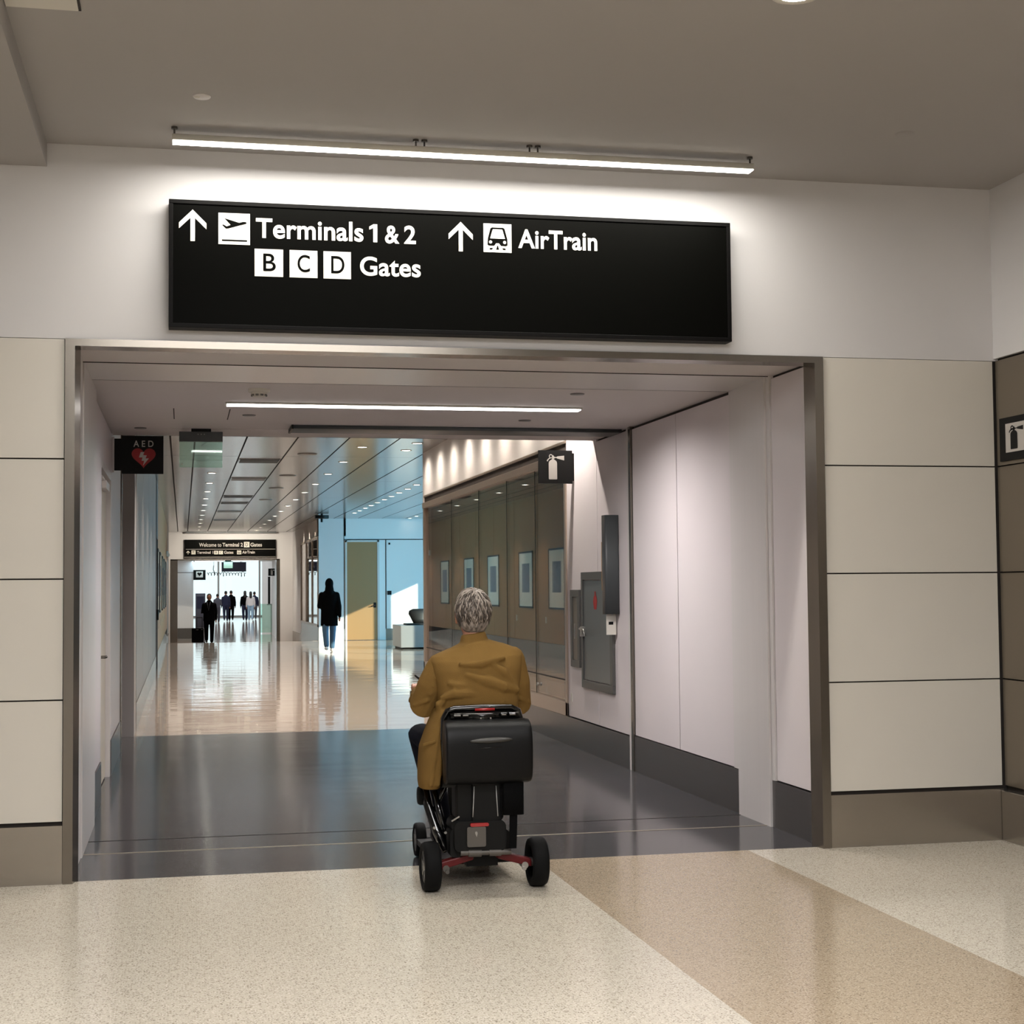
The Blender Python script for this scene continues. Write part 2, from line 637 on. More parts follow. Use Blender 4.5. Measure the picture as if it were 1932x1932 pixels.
def text_mb(s, x0, x1, z0, z1, y, bold=0.0):
    """lettering as flat polygons filling the box, facing -Y"""
    cu = bpy.data.curves.new('t', 'FONT')
    cu.body = s
    cu.size = 1.0
    cu.offset = bold
    cu.space_character = 1.02
    o = bpy.data.objects.new('t', cu)
    COL.objects.link(o)
    dg = bpy.context.evaluated_depsgraph_get()
    me = bpy.data.meshes.new_from_object(o.evaluated_get(dg))
    bpy.data.objects.remove(o)
    bpy.data.curves.remove(cu)
    V = [v.co.copy() for v in me.vertices]
    xa, xb = min(v.x for v in V), max(v.x for v in V)
    za, zb = min(v.y for v in V), max(v.y for v in V)
    mb = MB()
    mb.add([(x0 + (v.x - xa) / (xb - xa) * (x1 - x0), y, z0 + (v.y - za) / (zb - za) * (z1 - z0)) for v in V],
           [tuple(p.vertices) for p in me.polygons])
    bpy.data.meshes.remove(me)
    return mb


def stroke(pts, w, y, mb=None):
    """flat line of width w through (x, z) points"""
    mb = mb or MB()
    n = len(pts)
    L, Rr = [], []
    for i in range(n):
        a = Vector(pts[max(i - 1, 0)])
        b = Vector(pts[min(i + 1, n - 1)])
        d = (b - a).normalized()
        nn = Vector((-d.y, d.x)) * w / 2
        p = Vector(pts[i])
        L.append((p.x + nn.x, y, p.y + nn.y))
        Rr.append((p.x - nn.x, y, p.y - nn.y))
    mb.add(L + Rr, [(i, n + i, n + i + 1, i + 1) for i in range(n - 1)])
    return mb


def disc_pts(cx, cz, r, n=24, a0=0, a1=2 * PI):
    return [(cx + r * math.cos(a0 + (a1 - a0) * k / n), cz + r * math.sin(a0 + (a1 - a0) * k / n)) for k in range(n + (0 if a1 - a0 > 6.2 else 1))]


def spot(name, loc, power, angle, blend, color, direction=(0, 0, -1), radius=0.04):
    l = bpy.data.lights.new(name, 'SPOT')
    l.energy = power
    l.spot_size = angle
    l.spot_blend = blend
    l.color = color
    l.shadow_soft_size = radius
    o = bpy.data.objects.new(name, l)
    COL.objects.link(o)
    o.location = loc
    o.rotation_euler = Vector(direction).to_track_quat('-Z', 'Y').to_euler()
    return o


# ------------------------------------------------------------------ main dimensions (metres)
D = 8.292        # wall with the opening
XL, XR = -0.571, 3.597
H = 2.812        # head of the opening and passage ceiling
ZC = 3.849       # hall ceiling
XC = 4.71        # hall side wall
YE = 13.3        # end of low passage ceiling
XLW = -0.49      # corridor wall on the other side
ZF = 3.57        # corridor ceiling
YB = 45.2        # lobby end wall
XR2 = 3.88       # corridor wall past the lobby
YN = 56.0        # end wall of the corridor
ZD = -0.345      # floor level past the ramp

# ------------------------------------------------------------------ floor
mb = MB()


def fl(x0, x1, y0, y1, mi, z0=0.0, z1=None):
    z1 = z0 if z1 is None else z1
    mb.quad((x0, y0, z0), (x1, y0, z0), (x1, y1, z1), (x0, y1, z1), mi)


fl(-8, 1.91, -9, 8.345, 0)
fl(1.91, 3.14, -9, 8.345, 1)
fl(3.14, XC, -9, 8.345, 0)
fl(-0.9, 4.0, 8.345, 16.45, 2)
fl(-0.9, 10.5, 16.45, 45, 3)
fl(-0.9, 10.5, 45, 51.5, 3, 0, ZD)
fl(-6, 10.5, 51.5, 109, 3, ZD)
mb.quad((3.7, 45.2, 0), (10.5, 45.2, 0), (10.5, 45.2, ZD), (3.7, 45.2, ZD), 3)
struct('floor', mb, ['terr', 'tan', 'granite', 'rose'])
mb = MB()
mb.box(XL + .02, XR - .02, 9.165, 9.185, 0, 0.002)
struct('trim_1', mb, 'strip')
mb = MB()
mb.box(XL + .02, XR - .02, 9.63, 9.642, 0, 0.0015)
struct('trim_2', mb, 'gap')

# ------------------------------------------------------------------ hall ceiling and walls
mb = MB()
mb.box(-8, XC + .2, -9, D + .3, ZC, ZC + 0.1)
struct('ceiling', mb, 'ceil')
mb = MB()
mb.box(-8, -0.70, -9, D, 3.725, ZC)
struct('ceiling_soffit', mb, 'ceil')
mb = MB()
mb.box(-8, XC, -9.1, -9, 0, ZC)
struct('wall_back', mb, 'paint')
mb = MB()
mb.box(-8.1, -8, -9, D, 0, ZC)
struct('wall_left', mb, 'paint')


def panels(mb, axis, const, a0, a1, zs, gap, depth, mi):
    """row of flush panels between the heights in zs"""
    for i in range(len(zs) - 1):
        z0, z1 = zs[i] + gap / 2, zs[i + 1] - gap / 2
        if axis == 'y':
            mb.box(a0, a1, const, const + depth, z0, z1, mi)
        else:
            mb.box(const, const + depth, a0, a1, z0, z1, mi)


PZ = [0.315, 0.94, 1.565, 2.19, 2.821]
mb = MB()
mb.box(-8, XC + .15, D, D + .2, H + .008, ZC, 0)
mb.box(-8, -0.6, D + .02, D + .2, 0, H + .01, 2)
mb.box(3.62, XC + .15, D + .02, D + .2, 0, H + .02, 2)
for x0, x1 in ((-3.2, -1.91), (-1.9, -0.606), (3.628, XC - .008)):
    panels(mb, 'y', D, x0, x1, PZ, 0.008, 0.02, 1)
struct('wall_front', mb, ['paint', 'panel', 'gap'])
mb = MB()
mb.box(-3.2, -0.604, D - .006, D + .02, 0, 0.298)
struct('baseboard_front_left', mb, 'steel')
mb = MB()
mb.box(3.625, XC - .002, D - .006, D + .02, 0, 0.298)
struct('baseboard_front_right', mb, 'steel')
mb = MB()
mb.box(XC, XC + .15, -9, D, H + .02, ZC, 0)
mb.box(XC + .03, XC + .15, -9, D, 0, H + .02, 2)
for y0, y1 in ((6.9, D - .006), (5.5, 6.89), (4.1, 5.49), (-9, 4.09)):
    panels(mb, 'x', XC + .008, y0, y1, PZ, 0.008, 0.02, 1)
struct('wall_right', mb, ['paint', 'taupe', 'gap'])
mb = MB()
mb.box(XC - .02, XC + .03, -9, D - .008, 0, 0.29)
struct('baseboard_right', mb, 'steel', bevel=.004)

# ------------------------------------------------------------------ steel frame of the opening
mb = MB()
mb.box(-0.602, 3.622, D - .012, D + .13, H - .030, H + .008)
mb.box(-0.602, -0.552, D - .012, D + .10, 0, H - .030)
mb.add([(-0.552, D - .012, 0), (-0.552, D + .1, 0), (-0.530, D + .1, 0), (-0.552, D - .012, H - .03), (-0.552, D + .1, H - .03), (-0.530, D + .1, H - .03)],
       [(0, 2, 1), (3, 4, 5), (0, 3, 5, 2), (0, 1, 4, 3), (1, 2, 5, 4)])
mb.box(3.570, 3.622, D - .012, D + .10, 0, H - .030)
mb.add([(3.570, D - .012, 0), (3.570, D + .1, 0), (3.548, D + .1, 0), (3.570, D - .012, H - .03), (3.570, D + .1, H - .03), (3.548, D + .1, H - .03)],
       [(0, 1, 2), (3, 5, 4), (0, 2, 5, 3), (0, 3, 4, 1), (1, 4, 5, 2)])
struct('trim_3', mb, 'steelv')

# ------------------------------------------------------------------ passage: ceiling
mb = MB()
mb.box(-0.75, 3.80, D + .13, 9.06, H, ZC, 0)
mb.box(-0.75, 3.80, 9.06, 9.80, H - .004, ZC, 1)
mb.box(-0.75, 3.80, 9.80, 12.70, H, ZC, 0)
mb.box(-0.75, 3.80, 12.715, YE, H, ZC, 0)
mb.box(-0.75, 3.80, 12.70, 12.715, H + .01, ZC, 2)
mb.box(-0.75, 3.80, 9.057, 9.061, H - .005, H, 2)
mb.box(-0.75, 3.80, 9.799, 9.803, H - .005, H, 2)
struct('ceiling_passage', mb, ['pceil', 'satin', 'gap'])
# ceiling access panel scored in the plaster
mb = MB()
for a in ((-.07, -.062, 11.3, 12.0), (.33, .338, 11.3, 12.0)):
    mb.box(a[0], a[1], a[2], a[3], H - .0015, H + .001)
struct('trim_4', mb, 'gap')

# ------------------------------------------------------------------ passage: wall beside the fire cabinet
mb = MB()
BK = 3.62
mb.box(BK, 3.8, D + .1, 14.30, 0, ZF, 3)
mb.box(3.600, BK, D + .13, 9.035, 0.295, H - .02, 0)          # first panel
mb.box(3.590, BK, 9.045, 9.10, 0.29, H, 1)
mb.box(3.578, BK, 9.105, 9.66, 0, H, 1)                        # smooth pilaster
mb.box(3.596, BK, 9.665, 9.79, 0.29, H, 1)
mb.box(3.600, BK, 9.80, 10.935, 0.295, H - .025, 0)
mb.box(3.600, BK, 10.945, 12.085, 0.295, H - .025, 0)
mb.box(3.582, BK, 12.095, 12.15, 0, H, 2)
mb.box(3.592, BK, 12.165, 12.235, 0, H, 1)
mb.box(3.600, BK, 12.245, 13.195, 0.28, H - .02, 0)
mb.box(3.600, BK, 13.205, 14.30, 0.28, ZF, 0)
struct('wall_passage_right', mb, ['lpanel', 'satin', 'steelv', 'gap'])
mb = MB()
mb.box(3.592, BK, D + .1, 9.10, 0, 0.285)
struct('baseboard_passage_1', mb, 'basegrey')
mb = MB()
mb.box(3.592, BK, 9.665, 12.09, 0, 0.287)
struct('baseboard_passage_2', mb, 'basegrey')
mb = MB()
mb.box(3.592, BK, 12.24, 23.2, 0, 0.268)
struct('baseboard_passage_3', mb, 'basegrey')

# ------------------------------------------------------------------ passage: wall with the door
mb = MB()
LB = -0.60
mb.box(-0.8, LB - .06, D + .1, 16.4, 0, ZF, 3)
mb.box(LB - .06, -0.571, D + .1, 8.62, 0.29, H, 0)
mb.box(LB - .06, -0.560, 8.66, 9.05, 0, H, 1)
mb.box(LB - .06, -0.552, 9.06, 10.34, 0, H, 1)
mb.box(LB - .06, -0.574, 10.36, 11.42, 0.29, H - .02, 0)
mb.box(LB - .06, -0.574, 11.42, 13.02, 2.46, H - .02, 0)
mb.box(LB - .06, -0.574, 13.02, 14.9, 0.29, H - .02, 0)
mb.box(LB - .06, -0.574, 13.02, 14.9, H - .02, ZF, 0)
mb.box(LB - .06, -0.560, 14.9, 15.0, 0, ZF, 2)
mb.box(LB - .10, -0.63, 15.0, 16.4, 0, ZF, 4)
struct('wall_passage_left', mb, ['lpanel', 'satin', 'steelv', 'gap', 'greydark'])
for k, (y0, y1) in enumerate(((D + .1, 8.64), (10.36, 11.42), (13.02, 14.9))):
    mb = MB()
    mb.box(LB - .06, -0.566, y0, y1, 0, 0.285)
    struct('baseboard_passage_%d' % (4 + k), mb, 'basegrey')
# door in that wall
d1 = bpy.data.objects.new('door_1', None)
COL.objects.link(d1)
d1.location = (-.62, 12.2, 0)
ROOT['door_1'] = Vector(d1.location)
d1['kind'] = 'structure'
mb = MB()
mb.box(-.66, -.575, 11.42, 11.49, 0, 2.46)
mb.box(-.66, -.575, 12.94, 13.02, 0, 2.46)
mb.box(-.66, -.575, 11.49, 12.94, 2.40, 2.46)
obj('door_frame', mb, 'satin', d1)
mb = MB()
mb.box(-.645, -.612, 11.50, 12.93, 0.012, 2.392)
leaf = obj('door_leaf', mb, 'cream', d1)
mb = MB()
mb.box(-.612, -.565, 12.0, 12.5, 2.28, 2.34)
mb.box(-.600, -.575, 11.62, 12.0, 2.335, 2.35)
obj('door_closer', mb, 'satin', leaf, bevel=.004)
mb = MB()
mb.box(-.612, -.604, 11.60, 11.66, 0.88, 1.18)
mb.cyl((-.604, 11.63, 1.02), (-.55, 11.63, 1.02), .011)
mb.tube([(-.55, 11.63, 1.02), (-.548, 11.68, 1.02), (-.55, 11.76, 1.015)], .010)
obj('door_handle', mb, 'steelv', leaf)

# ------------------------------------------------------------------ corridor: ceiling of metal planks
mb = MB()
mb.box(-0.9, 10.5, YE, YN + .2, ZF + .04, ZF + .16, 1)
seams = [XLW - .1, -0.17, 0.16, 0.49 + .36, 1.535, 2.235, 2.93, 3.62, 4.32, 5.02, 5.72, 6.42, 7.12, 7.82, 8.52, 9.22, 9.92, 10.5]
for i in range(len(seams) - 1):
    y = YE
    k = 0
    while y < YN:
        y2 = min(y + 5.4, YN)
        mb.box(seams[i] + .012, seams[i + 1] - .012, y + .01, y2 - .01, ZF, ZF + .04, 0)
        y = y2
mb.box(-0.9, 10.5, YE, YE + .02, H, ZF + .16, 1)
struct('ceiling_corridor', mb, ['metalceil', 'gap'])

# ------------------------------------------------------------------ corridor: far side wall, tan panelling, doors
mb = MB()
mb.box(-0.9, XLW, 16.4, 17.0, 0, ZF, 1)
mb.box(-0.9, XLW - .02, 17.0, YN, -0.4, ZF, 3)
segs = [(17.05, 20.0), (20.02, 23.2), (23.22, 26.4), (26.42, 29.4)]
for y0, y1 in segs:
    mb.box(XLW - .02, XLW, y0, y1, 0.30, ZF, 0)
for k in range(8):
    y0 = 31.0 + k * 2.45
    mb.box(XLW - .02, XLW, y0, y0 + 2.43, 0.30, ZF, 2)
mb.box(XLW - .02, XLW, 50.62, YN, 0.05, ZF, 0)
mb.box(XLW - .02, XLW + .004, 17.0, 17.07, 0, ZF, 4)
struct('wall_corridor_left', mb, ['greywall', 'greydark', 'woodtan', 'gap', 'steelv'])
mb = MB()
mb.box(XLW - .02, XLW + .006, 17.08, 29.4, 0, 0.295)
mb.box(XLW - .02, XLW + .006, 31.0, 45.0, 0, 0.295)
mb.add([(XLW + .006, 45, 0), (XLW + .006, 51.5, ZD), (XLW + .006, 51.5, 0.0), (XLW + .006, 45, .295)], [(0, 1, 2, 3)])
mb.box(XLW - .02, XLW + .006, 51.5, YN, ZD, 0.0)
struct('baseboard_corridor_left', mb, 'steel')
# recessed dark door
d2 = bpy.data.objects.new('door_2', None)
COL.objects.link(d2)
d2.location = (XLW, 30.2, 0)
ROOT['door_2'] = Vector(d2.location)
d2['kind'] = 'structure'
mb = MB()
mb.box(XLW - .02, XLW + .012, 29.42, 29.52, 0, 2.5)
mb.box(XLW - .02, XLW + .012, 30.88, 30.98, 0, 2.5)
mb.box(XLW - .02, XLW + .012, 29.42, 30.98, 2.5, ZF)
obj('door_frame', mb, 'charcoal', d2)
mb = MB()
mb.box(XLW - .02, XLW - .008, 29.52, 30.88, 0.01, 2.5)
lf = obj('door_leaf', mb, 'greydark', d2)
mb = MB()
mb.box(XLW - .01, XLW + .05, 29.62, 29.72, 0.95, 1.15)
obj('door_handle', mb, 'black', lf, bevel=.01)

# ------------------------------------------------------------------ display case in the passage wall
win = bpy.data.objects.new('window_1', None)
COL.objects.link(win)
win.location = (XR, 18.8, 0.4)
ROOT['window_1'] = Vector(win.location)
win['kind'] = 'structure'
Y0, Y1 = 14.30, 23.25
ZB, ZT = 0.42, 2.72
mb = MB()
mb.box(3.585, 3.70, Y0, Y0 + .07, 0.27, 2.80)
mb.box(3.585, 3.70, Y1 - .10, Y1, 0.27, 2.80)
mb.box(3.585, 3.70, Y0, Y1, 0.27, 0.40)
mb.box(3.575, 3.70, Y0, Y1, ZT, 2.80)
obj('window_frame', mb, 'frost', win, bevel=.004)
mb = MB()
mb.box(3.62, 3.635, Y0 + .07, Y1 - .10, 0.40, ZT)
g = obj('window_pane', mb, 'caseglass', win)
mb = MB()
for y in (15.75, 17.2, 18.9, 20.9):
    mb.box(3.617, 3.64, y - .004, y + .004, 0.40, ZT)
mb.box(3.612, 3.64, Y0 + .07, Y1 - .1, 0.60, 0.612)
obj('window_mullion', mb, 'gap', win)
mb = MB()
mb.cyl((3.61, 15.62, .50), (3.595, 15.62, .50), .018)
obj('window_lock', mb, 'alloy', win)
mb = MB()
mb.box(4.25, 4.3, Y0, Y1, .27, 2.8)
mb.box(3.70, 4.3, Y0, Y1, .27, .40)
mb.box(3.70, 4.3, Y0, Y1, 2.78, 2.85)
mb.box(3.70, 4.3, Y0 - .02, Y0, .27, 2.8)
mb.box(3.70, 4.3, Y1 - .04, Y1, .27, 2.8)
obj('window_lining', mb, 'casebrown', win)
mb = MB()
mb.box(3.600, 10.5, Y0, Y1 - .02, 2.90, ZF + .02, 0)
mb.box(3.612, 4.3, Y0, Y1 - .02, 2.795, 2.90, 1)
mb.box(3.594, 3.62, Y0, Y1 - .02, 2.885, 2.91, 2)
mb.box(4.3, 10.5, Y1 - .3, Y1 - .02, 0, 2.9, 0)
mb.box(3.592, 4.3, Y1, Y1 + .03, 0, ZF, 3)
struct('wall_case', mb, ['bluewall', 'gap', 'frost', 'satin'])

# ------------------------------------------------------------------ lobby
mb = MB()
mb.box(4.61, 10.5, YB, YB + .3, -.4, ZF + .02)
struct('wall_lobby_back', mb, 'bluewall')
mb = MB()
mb.box(5.86, 10.5, YB - .012, YB, 0.0, 0.33)
struct('baseboard_lobby', mb, 'steel')
mb = MB()
for x in (4.62, 5.86):
    mb.box(x - .012, x + .012, YB - .012, YB, .33, ZF if x < 5 else 2.96)
mb.box(4.63, 10.4, YB - .010, YB, 2.94, 2.965)
struct('trim_5', mb, 'gap')
d3 = bpy.data.objects.new('door_3', None)
COL.objects.link(d3)
d3.location = (5.18, YB, 0)
ROOT['door_3'] = Vector(d3.location)
d3['kind'] = 'structure'
mb = MB()
mb.box(4.66, 4.71, YB - .05, YB, 0, 2.93)
mb.box(5.60, 5.66, YB - .05, YB, 0, 2.93)
mb.box(4.66, 5.66, YB - .05, YB, 2.88, 2.93)
obj('door_frame', mb, 'satin', d3)
mb = MB()
mb.box(4.71, 5.60, YB - .035, YB - .005, 0.012, 2.88)
lf = obj('door_leaf', mb, 'ochre', d3)
mb = MB()
mb.box(5.49, 5.56, YB - .05, YB - .035, .95, 1.10)
mb.tube([(5.525, YB - .05, 1.02), (5.525, YB - .10, 1.02), (5.45, YB - .10, 1.0), (5.40, YB - .10, .99)], .014)
obj('door_handle', mb, 'black', lf)
# window wall of the lobby: head at 3.25 m, piers between the panes
win2 = bpy.data.objects.new('window_2', None)
COL.objects.link(win2)
win2.location = (10.35, 36, 0)
ROOT['window_2'] = Vector(win2.location)
win2['kind'] = 'structure'
mb = MB()
mb.box(10.3, 10.5, Y1, YB, 3.25, ZF)
mb.box(10.3, 10.5, 41.7, YB, 0, 3.25)
for y0, y1 in ((40.35, 40.72), (36.9, 37.2), (33.2, 33.5), (29.5, 29.8), (Y1, 26.2)):
    mb.box(10.3, 10.5, y0, y1, 0, 3.25)
struct('wall_lobby_side', mb, 'bluewall')
mb = MB()
mb.box(10.38, 10.39, 26.2, 41.7, 0.05, 3.25)
obj('window_pane', mb, 'winglass', win2)
mb = MB()
mb.box(10.3, 10.5, 26.2, 41.7, 0, 0.08)
obj('window_sill', mb, 'steel', win2)

# ------------------------------------------------------------------ corridor wall past the lobby
mb = MB()
mb.box(XR2, 4.61, YB - .05, 45.5, -.1, ZF)
mb.box(XR2, 10.5, 51.9, YN, -.4, ZF)
mb.box(XR2, XR2 + .8, 45.2, 51.9, 3.05, ZF)
struct('wall_corridor_right', mb, 'paint')
win3 = bpy.data.objects.new('window_3', None)
COL.objects.link(win3)
win3.location = (XR2, 48.5, 0)
ROOT['window_3'] = Vector(win3.location)
win3['kind'] = 'structure'
mb = MB()
mb.box(XR2 - .03, XR2 + .06, 45.2, 51.9, 2.98, 3.05)
mb.box(XR2 - .03, XR2 + .06, 45.2, 51.9, 0.40, 0.47)
for y in (45.25, 47.4, 49.6, 51.85):
    mb.box(XR2 - .03, XR2 + .06, y - .05, y + .05, .40, 3.0)
obj('window_frame', mb, 'frost', win3)
mb = MB()
mb.box(XR2, XR2 + .012, 45.2, 51.9, .47, 2.98)
obj('window_pane', mb, 'caseglass', win3)
mb = MB()
mb.box(XR2 + .5, XR2 + .55, 45.2, 51.9, -.1, 3.05)
obj('window_lining', mb, 'casebrown', win3)
mb = MB()
mb.add([(XR2 - .01, 45.2, 0.38), (XR2 - .01, 51.9, .1), (XR2 - .01, 51.9, ZD - .02), (XR2 - .01, 45.2, -.02)], [(0, 1, 2, 3)])
mb.box(XR2 - .01, XR2 + .04, 51.9, YN, ZD, 0.02)
mb.box(XR2, XR2 + .04, 45.2, 51.9, -.3, 0.41)
struct('baseboard_corridor_right', mb, 'steel')

# ------------------------------------------------------------------ end wall of the corridor and its opening
mb = MB()
mb.box(-0.9, -0.18, YN, YN + .25, ZD, ZF + .02, 0)
mb.box(3.36, 10.5, YN, YN + .25, ZD, ZF + .02, 0)
mb.box(-0.18, 3.36, YN, YN + .25, 2.60, ZF + .02, 0)
struct('wall_end', mb, 'paint')
mb = MB()
mb.box(-.43, -.18, YN - .012, YN + .26, ZD, 2.6)
mb.box(3.30, 3.42, YN - .012, YN + .26, ZD, 2.6)
mb.box(-.43, 3.42, YN - .012, YN + .26, 2.57, 2.61)
struct('trim_6', mb, 'steelv')
mb = MB()
mb.box(.1, 3.28, YN - .3, YN - .24, ZF - .05, ZF)
struct('trim_7', mb, 'charcoal')

# ------------------------------------------------------------------ bright hall past the end wall
mb = MB()
mb.box(-6.2, -6, YN, 108, ZD, 5)
mb.box(-6, -.18, YN + .25, YN + .3, ZD, 5)
struct('wall_far_left', mb, 'bluewall')
mb = MB()
mb.box(10.5, 10.7, YN, 108, ZD, 5)
struct('wall_far_right', mb, 'bluewall')
mb = MB()
mb.box(-6.2, 10.7, 63.5, 109, 5, 5.2)
mb.box(-0.9, 10.7, YN + .25, 63.5, 2.66, 5.2)
struct('ceiling_far', mb, 'bluewall')
mb = MB()
mb.box(-0.5, 0.40, 60.5, 63.5, ZD, 2.66, 0)
mb.box(-0.5, 0.415, 60.485, 63.5, ZD, ZD + .4, 1)
mb.box(-0.5, 0.402, 60.497, 60.6, 2.18, 2.20, 2)
struct('wall_far_pier', mb, ['bluewall', 'greyplate', 'gap'])
win4 = bpy.data.objects.new('window_4', None)
COL.objects.link(win4)
win4.location = (2, 108, 0)
ROOT['window_4'] = Vector(win4.location)
win4['kind'] = 'structure'
mb = MB()
for x in (-6, -3.2, -.4, 2.4, 5.2, 8.0, 10.5):
    mb.box(x - .06, x + .06, 107.9, 108.1, ZD, 5)
mb.box(-6, 10.5, 107.9, 108.1, ZD, ZD + .1)
obj('window_frame', mb, 'alloy', win4)
mb = MB()
mb.box(-6, 10.5, 107.98, 107.99, ZD, 5)
obj('window_pane', mb, 'winglass', win4)

# ------------------------------------------------------------------ big overhead sign
SY = 8.19
sg = thing('overhead_sign', 'long black sign reading Terminals 1 & 2 and AirTrain, above the opening', 'sign', (1.48, D, 2.878))
mb = MB()
mb.box(-.075, 3.034, SY - .004, D, 3.534, 3.556)
mb.box(-.075, 3.034, SY - .004, D, 2.878, 2.900)
mb.box(-.075, -.053, SY - .004, D, 2.900, 3.534)
mb.box(3.012, 3.034, SY - .004, D, 2.900, 3.534)
obj('sign_frame', mb, 'signframe', sg, bevel=.002)
mb = MB()
mb.box(-.053, 3.012, SY + .004, D, 2.900, 3.534)
obj('sign_face', mb, 'signblack', sg)
SF = SY + .0015


def arrow(cx, top, bottom, hw, w, y, parent, m_='white'):
    mb = MB()
    t = w
    mb.poly([(cx, top), (cx + hw, top - hw * 1.0), (cx + hw, top - hw * 1.0 - t * 1.35), (cx + t / 2, top - t * 1.9), (cx + t / 2, bottom),
             (cx - t / 2, bottom), (cx - t / 2, top - t * 1.9), (cx - hw, top - hw * 1.0 - t * 1.35), (cx - hw, top - hw * 1.0)], y)
    return obj('arrow', mb, m_, parent)


arrow(0.048, 3.505, 3.337, 0.071, 0.0235, SF, sg)
arrow(1.4815, 3.4985, 3.336, 0.067, 0.0225, SF, sg)


def tile(x0, x1, z0, z1, y, parent, name='pictogram', m_='white'):
    mb = MB()
    mb.poly([(x0, z0), (x1, z0), (x1, z1), (x0, z1)], y)
    return obj(name, mb, m_, parent)


def plane_symbol(x0, x1, z0, z1, y, parent):
    w, h = x1 - x0, z1 - z0
    q = lambda a, b: (x0 + a * w, z1 - b * h)
    mb = MB()
    mb.poly([q(*p) for p in ((.19, .17), (.245, .185), (.66, .30), (.78, .265), (.86, .265), (.90, .30), (.86, .335), (.68, .385), (.30, .50), (.24, .505),
                             (.11, .385), (.165, .375), (.255, .43), (.385, .38), (.355, .345))], y)
    mb.poly([q(.11, .90), q(.91, .90), q(.91, .85), q(.11, .85)], y)
    return obj('symbol', mb, 'signblack', parent)


def train_symbol(x0, x1, z0, z1, y, parent):
    w, h = x1 - x0, z1 - z0
    q = lambda a, b: (x0 + a * w, z1 - b * h)
    mb = MB()
    mb.poly([q(*p) for p in ((.30, .13), (.70, .13), (.755, .17), (.85, .53), (.86, .74), (.82, .775), (.62, .775), (.55, .68), (.45, .68), (.38, .775),
                             (.18, .775), (.14, .74), (.15, .53), (.245, .17))], y)
    mb.poly([q(*p) for p in ((.20, .91), (.23, .85), (.34, .85), (.30, .91))], y)
    mb.poly([q(*p) for p in ((.80, .91), (.77, .85), (.66, .85), (.70, .91))], y)
    mb.poly([q(*p) for p in ((.44, .91), (.49, .76), (.51, .76), (.56, .91))], y)
    s_ = obj('symbol', mb, 'signblack', parent)
    mb = MB()
    mb.poly([q(*p) for p in ((.345, .195), (.655, .195), (.675, .215), (.765, .52), (.235, .52), (.325, .215))], y - .0008)
    for cx in (.25, .75):
        c = q(cx, .645)
        mb.poly(disc_pts(c[0], c[1], .055 * w, 16), y - .0008)
    obj('symbol', mb, 'white', parent)
    return s_


t_ = tile(0.181, 0.346, 3.327, 3.494, SF, sg)
plane_symbol(0.181, 0.346, 3.327, 3.494, SF - .001, t_)
t_ = tile(1.608, 1.765, 3.338, 3.496, SF, sg)
train_symbol(1.608, 1.765, 3.338, 3.496, SF - .001, t_)
obj('lettering', text_mb('Terminals', .377, .949, 3.367, 3.474, SF, .021), 'white', sg)
mb = MB()
mb.poly([(.981, 3.452), (1.004, 3.466), (1.024, 3.466), (1.024, 3.368), (1.002, 3.368), (1.002, 3.445), (.981, 3.436)], SF)
obj('lettering', mb, 'white', sg)
obj('lettering', text_mb('&', 1.066, 1.144, 3.364, 3.462, SF, .021), 'white', sg)
obj('lettering', text_mb('2', 1.170, 1.234, 3.366, 3.466, SF, .021), 'white', sg)
obj('lettering', text_mb('Gates', .930, 1.260, 3.184, 3.289, SF, .021), 'white', sg)
obj('lettering', text_mb('AirTrain', 1.803, 2.253, 3.366, 3.472, SF, .021), 'white', sg)
for ch, x0, x1, lx0, lx1 in (('B', .370, .520, .415, .481), ('C', .554, .702, .596, .662), ('D', .734, .881, .775, .846)):
    t_ = tile(x0, x1, 3.162, 3.309, SF, sg, 'gate_tile')
    obj('letter', text_mb(ch, lx0, lx1, 3.191, 3.285, SF - .001, .008), 'signblack', t_)

# ------------------------------------------------------------------ linear light over the sign
lb = thing('linear_light', 'long bright white light bar hung just below the ceiling, above the long black sign', 'light', (1.5, 7.88, ZC))
mb = MB()
mb.rbox(-.056, 3.05, 7.845, 7.925, 3.772, 3.806, .006, 'x', 3)
hb = obj('housing', mb, 'white', lb)
mb = MB()
mb.box(-.054, 3.048, 7.847, 7.923, 3.7685, 3.7725)
obj('diffuser', mb, 'tube', lb)
area('linear_light_lamp', (1.497, 7.885, 3.766), 3.09, .07, 66, (1.0, .965, .88))
for x in (-.045, 1.19, 1.235, 1.80, 1.845, 3.04):
    mb = MB()
    mb.cyl((x, 7.88, 3.81), (x, 7.88, ZC), .005, seg=8)
    mb.cyl((x, 7.88, ZC - .012), (x, 7.88, ZC), .016, seg=12)
    obj('hanger', mb, 'greyplate', lb)

# ------------------------------------------------------------------ things on the hall ceiling
mb = MB()
mb.lathe([(0.0, -.006), (.038, -.006), (.042, -.002), (.042, 0)], (.085, 7.366, ZC), seg=24)
o = thing('sprinkler_cover', 'white round ceiling disc with a pale dot, above the light bar', 'sprinkler cover', (.085, 7.366, ZC))
obj('cover_plate', mb, 'satin', o)
mb = MB()
mb.ell((.062, 7.36, ZC - .006), .014, .014, .005, 12, 8)
obj('sensor_dot', mb, 'white', o)
mb = MB()
mb.lathe([(0.0, -.005), (.040, -.005), (.044, -.001), (.044, 0)], (3.681, 7.317, ZC), seg=24)
mb.lathe([(.044, 0), (.050, -.0015), (.050, 0)], (3.681, 7.317, ZC), seg=24)
tag(obj('sprinkler_cover', mb, 'ceil'), 'plain ceiling-coloured disc on the hall ceiling near the side wall', 'sprinkler cover')
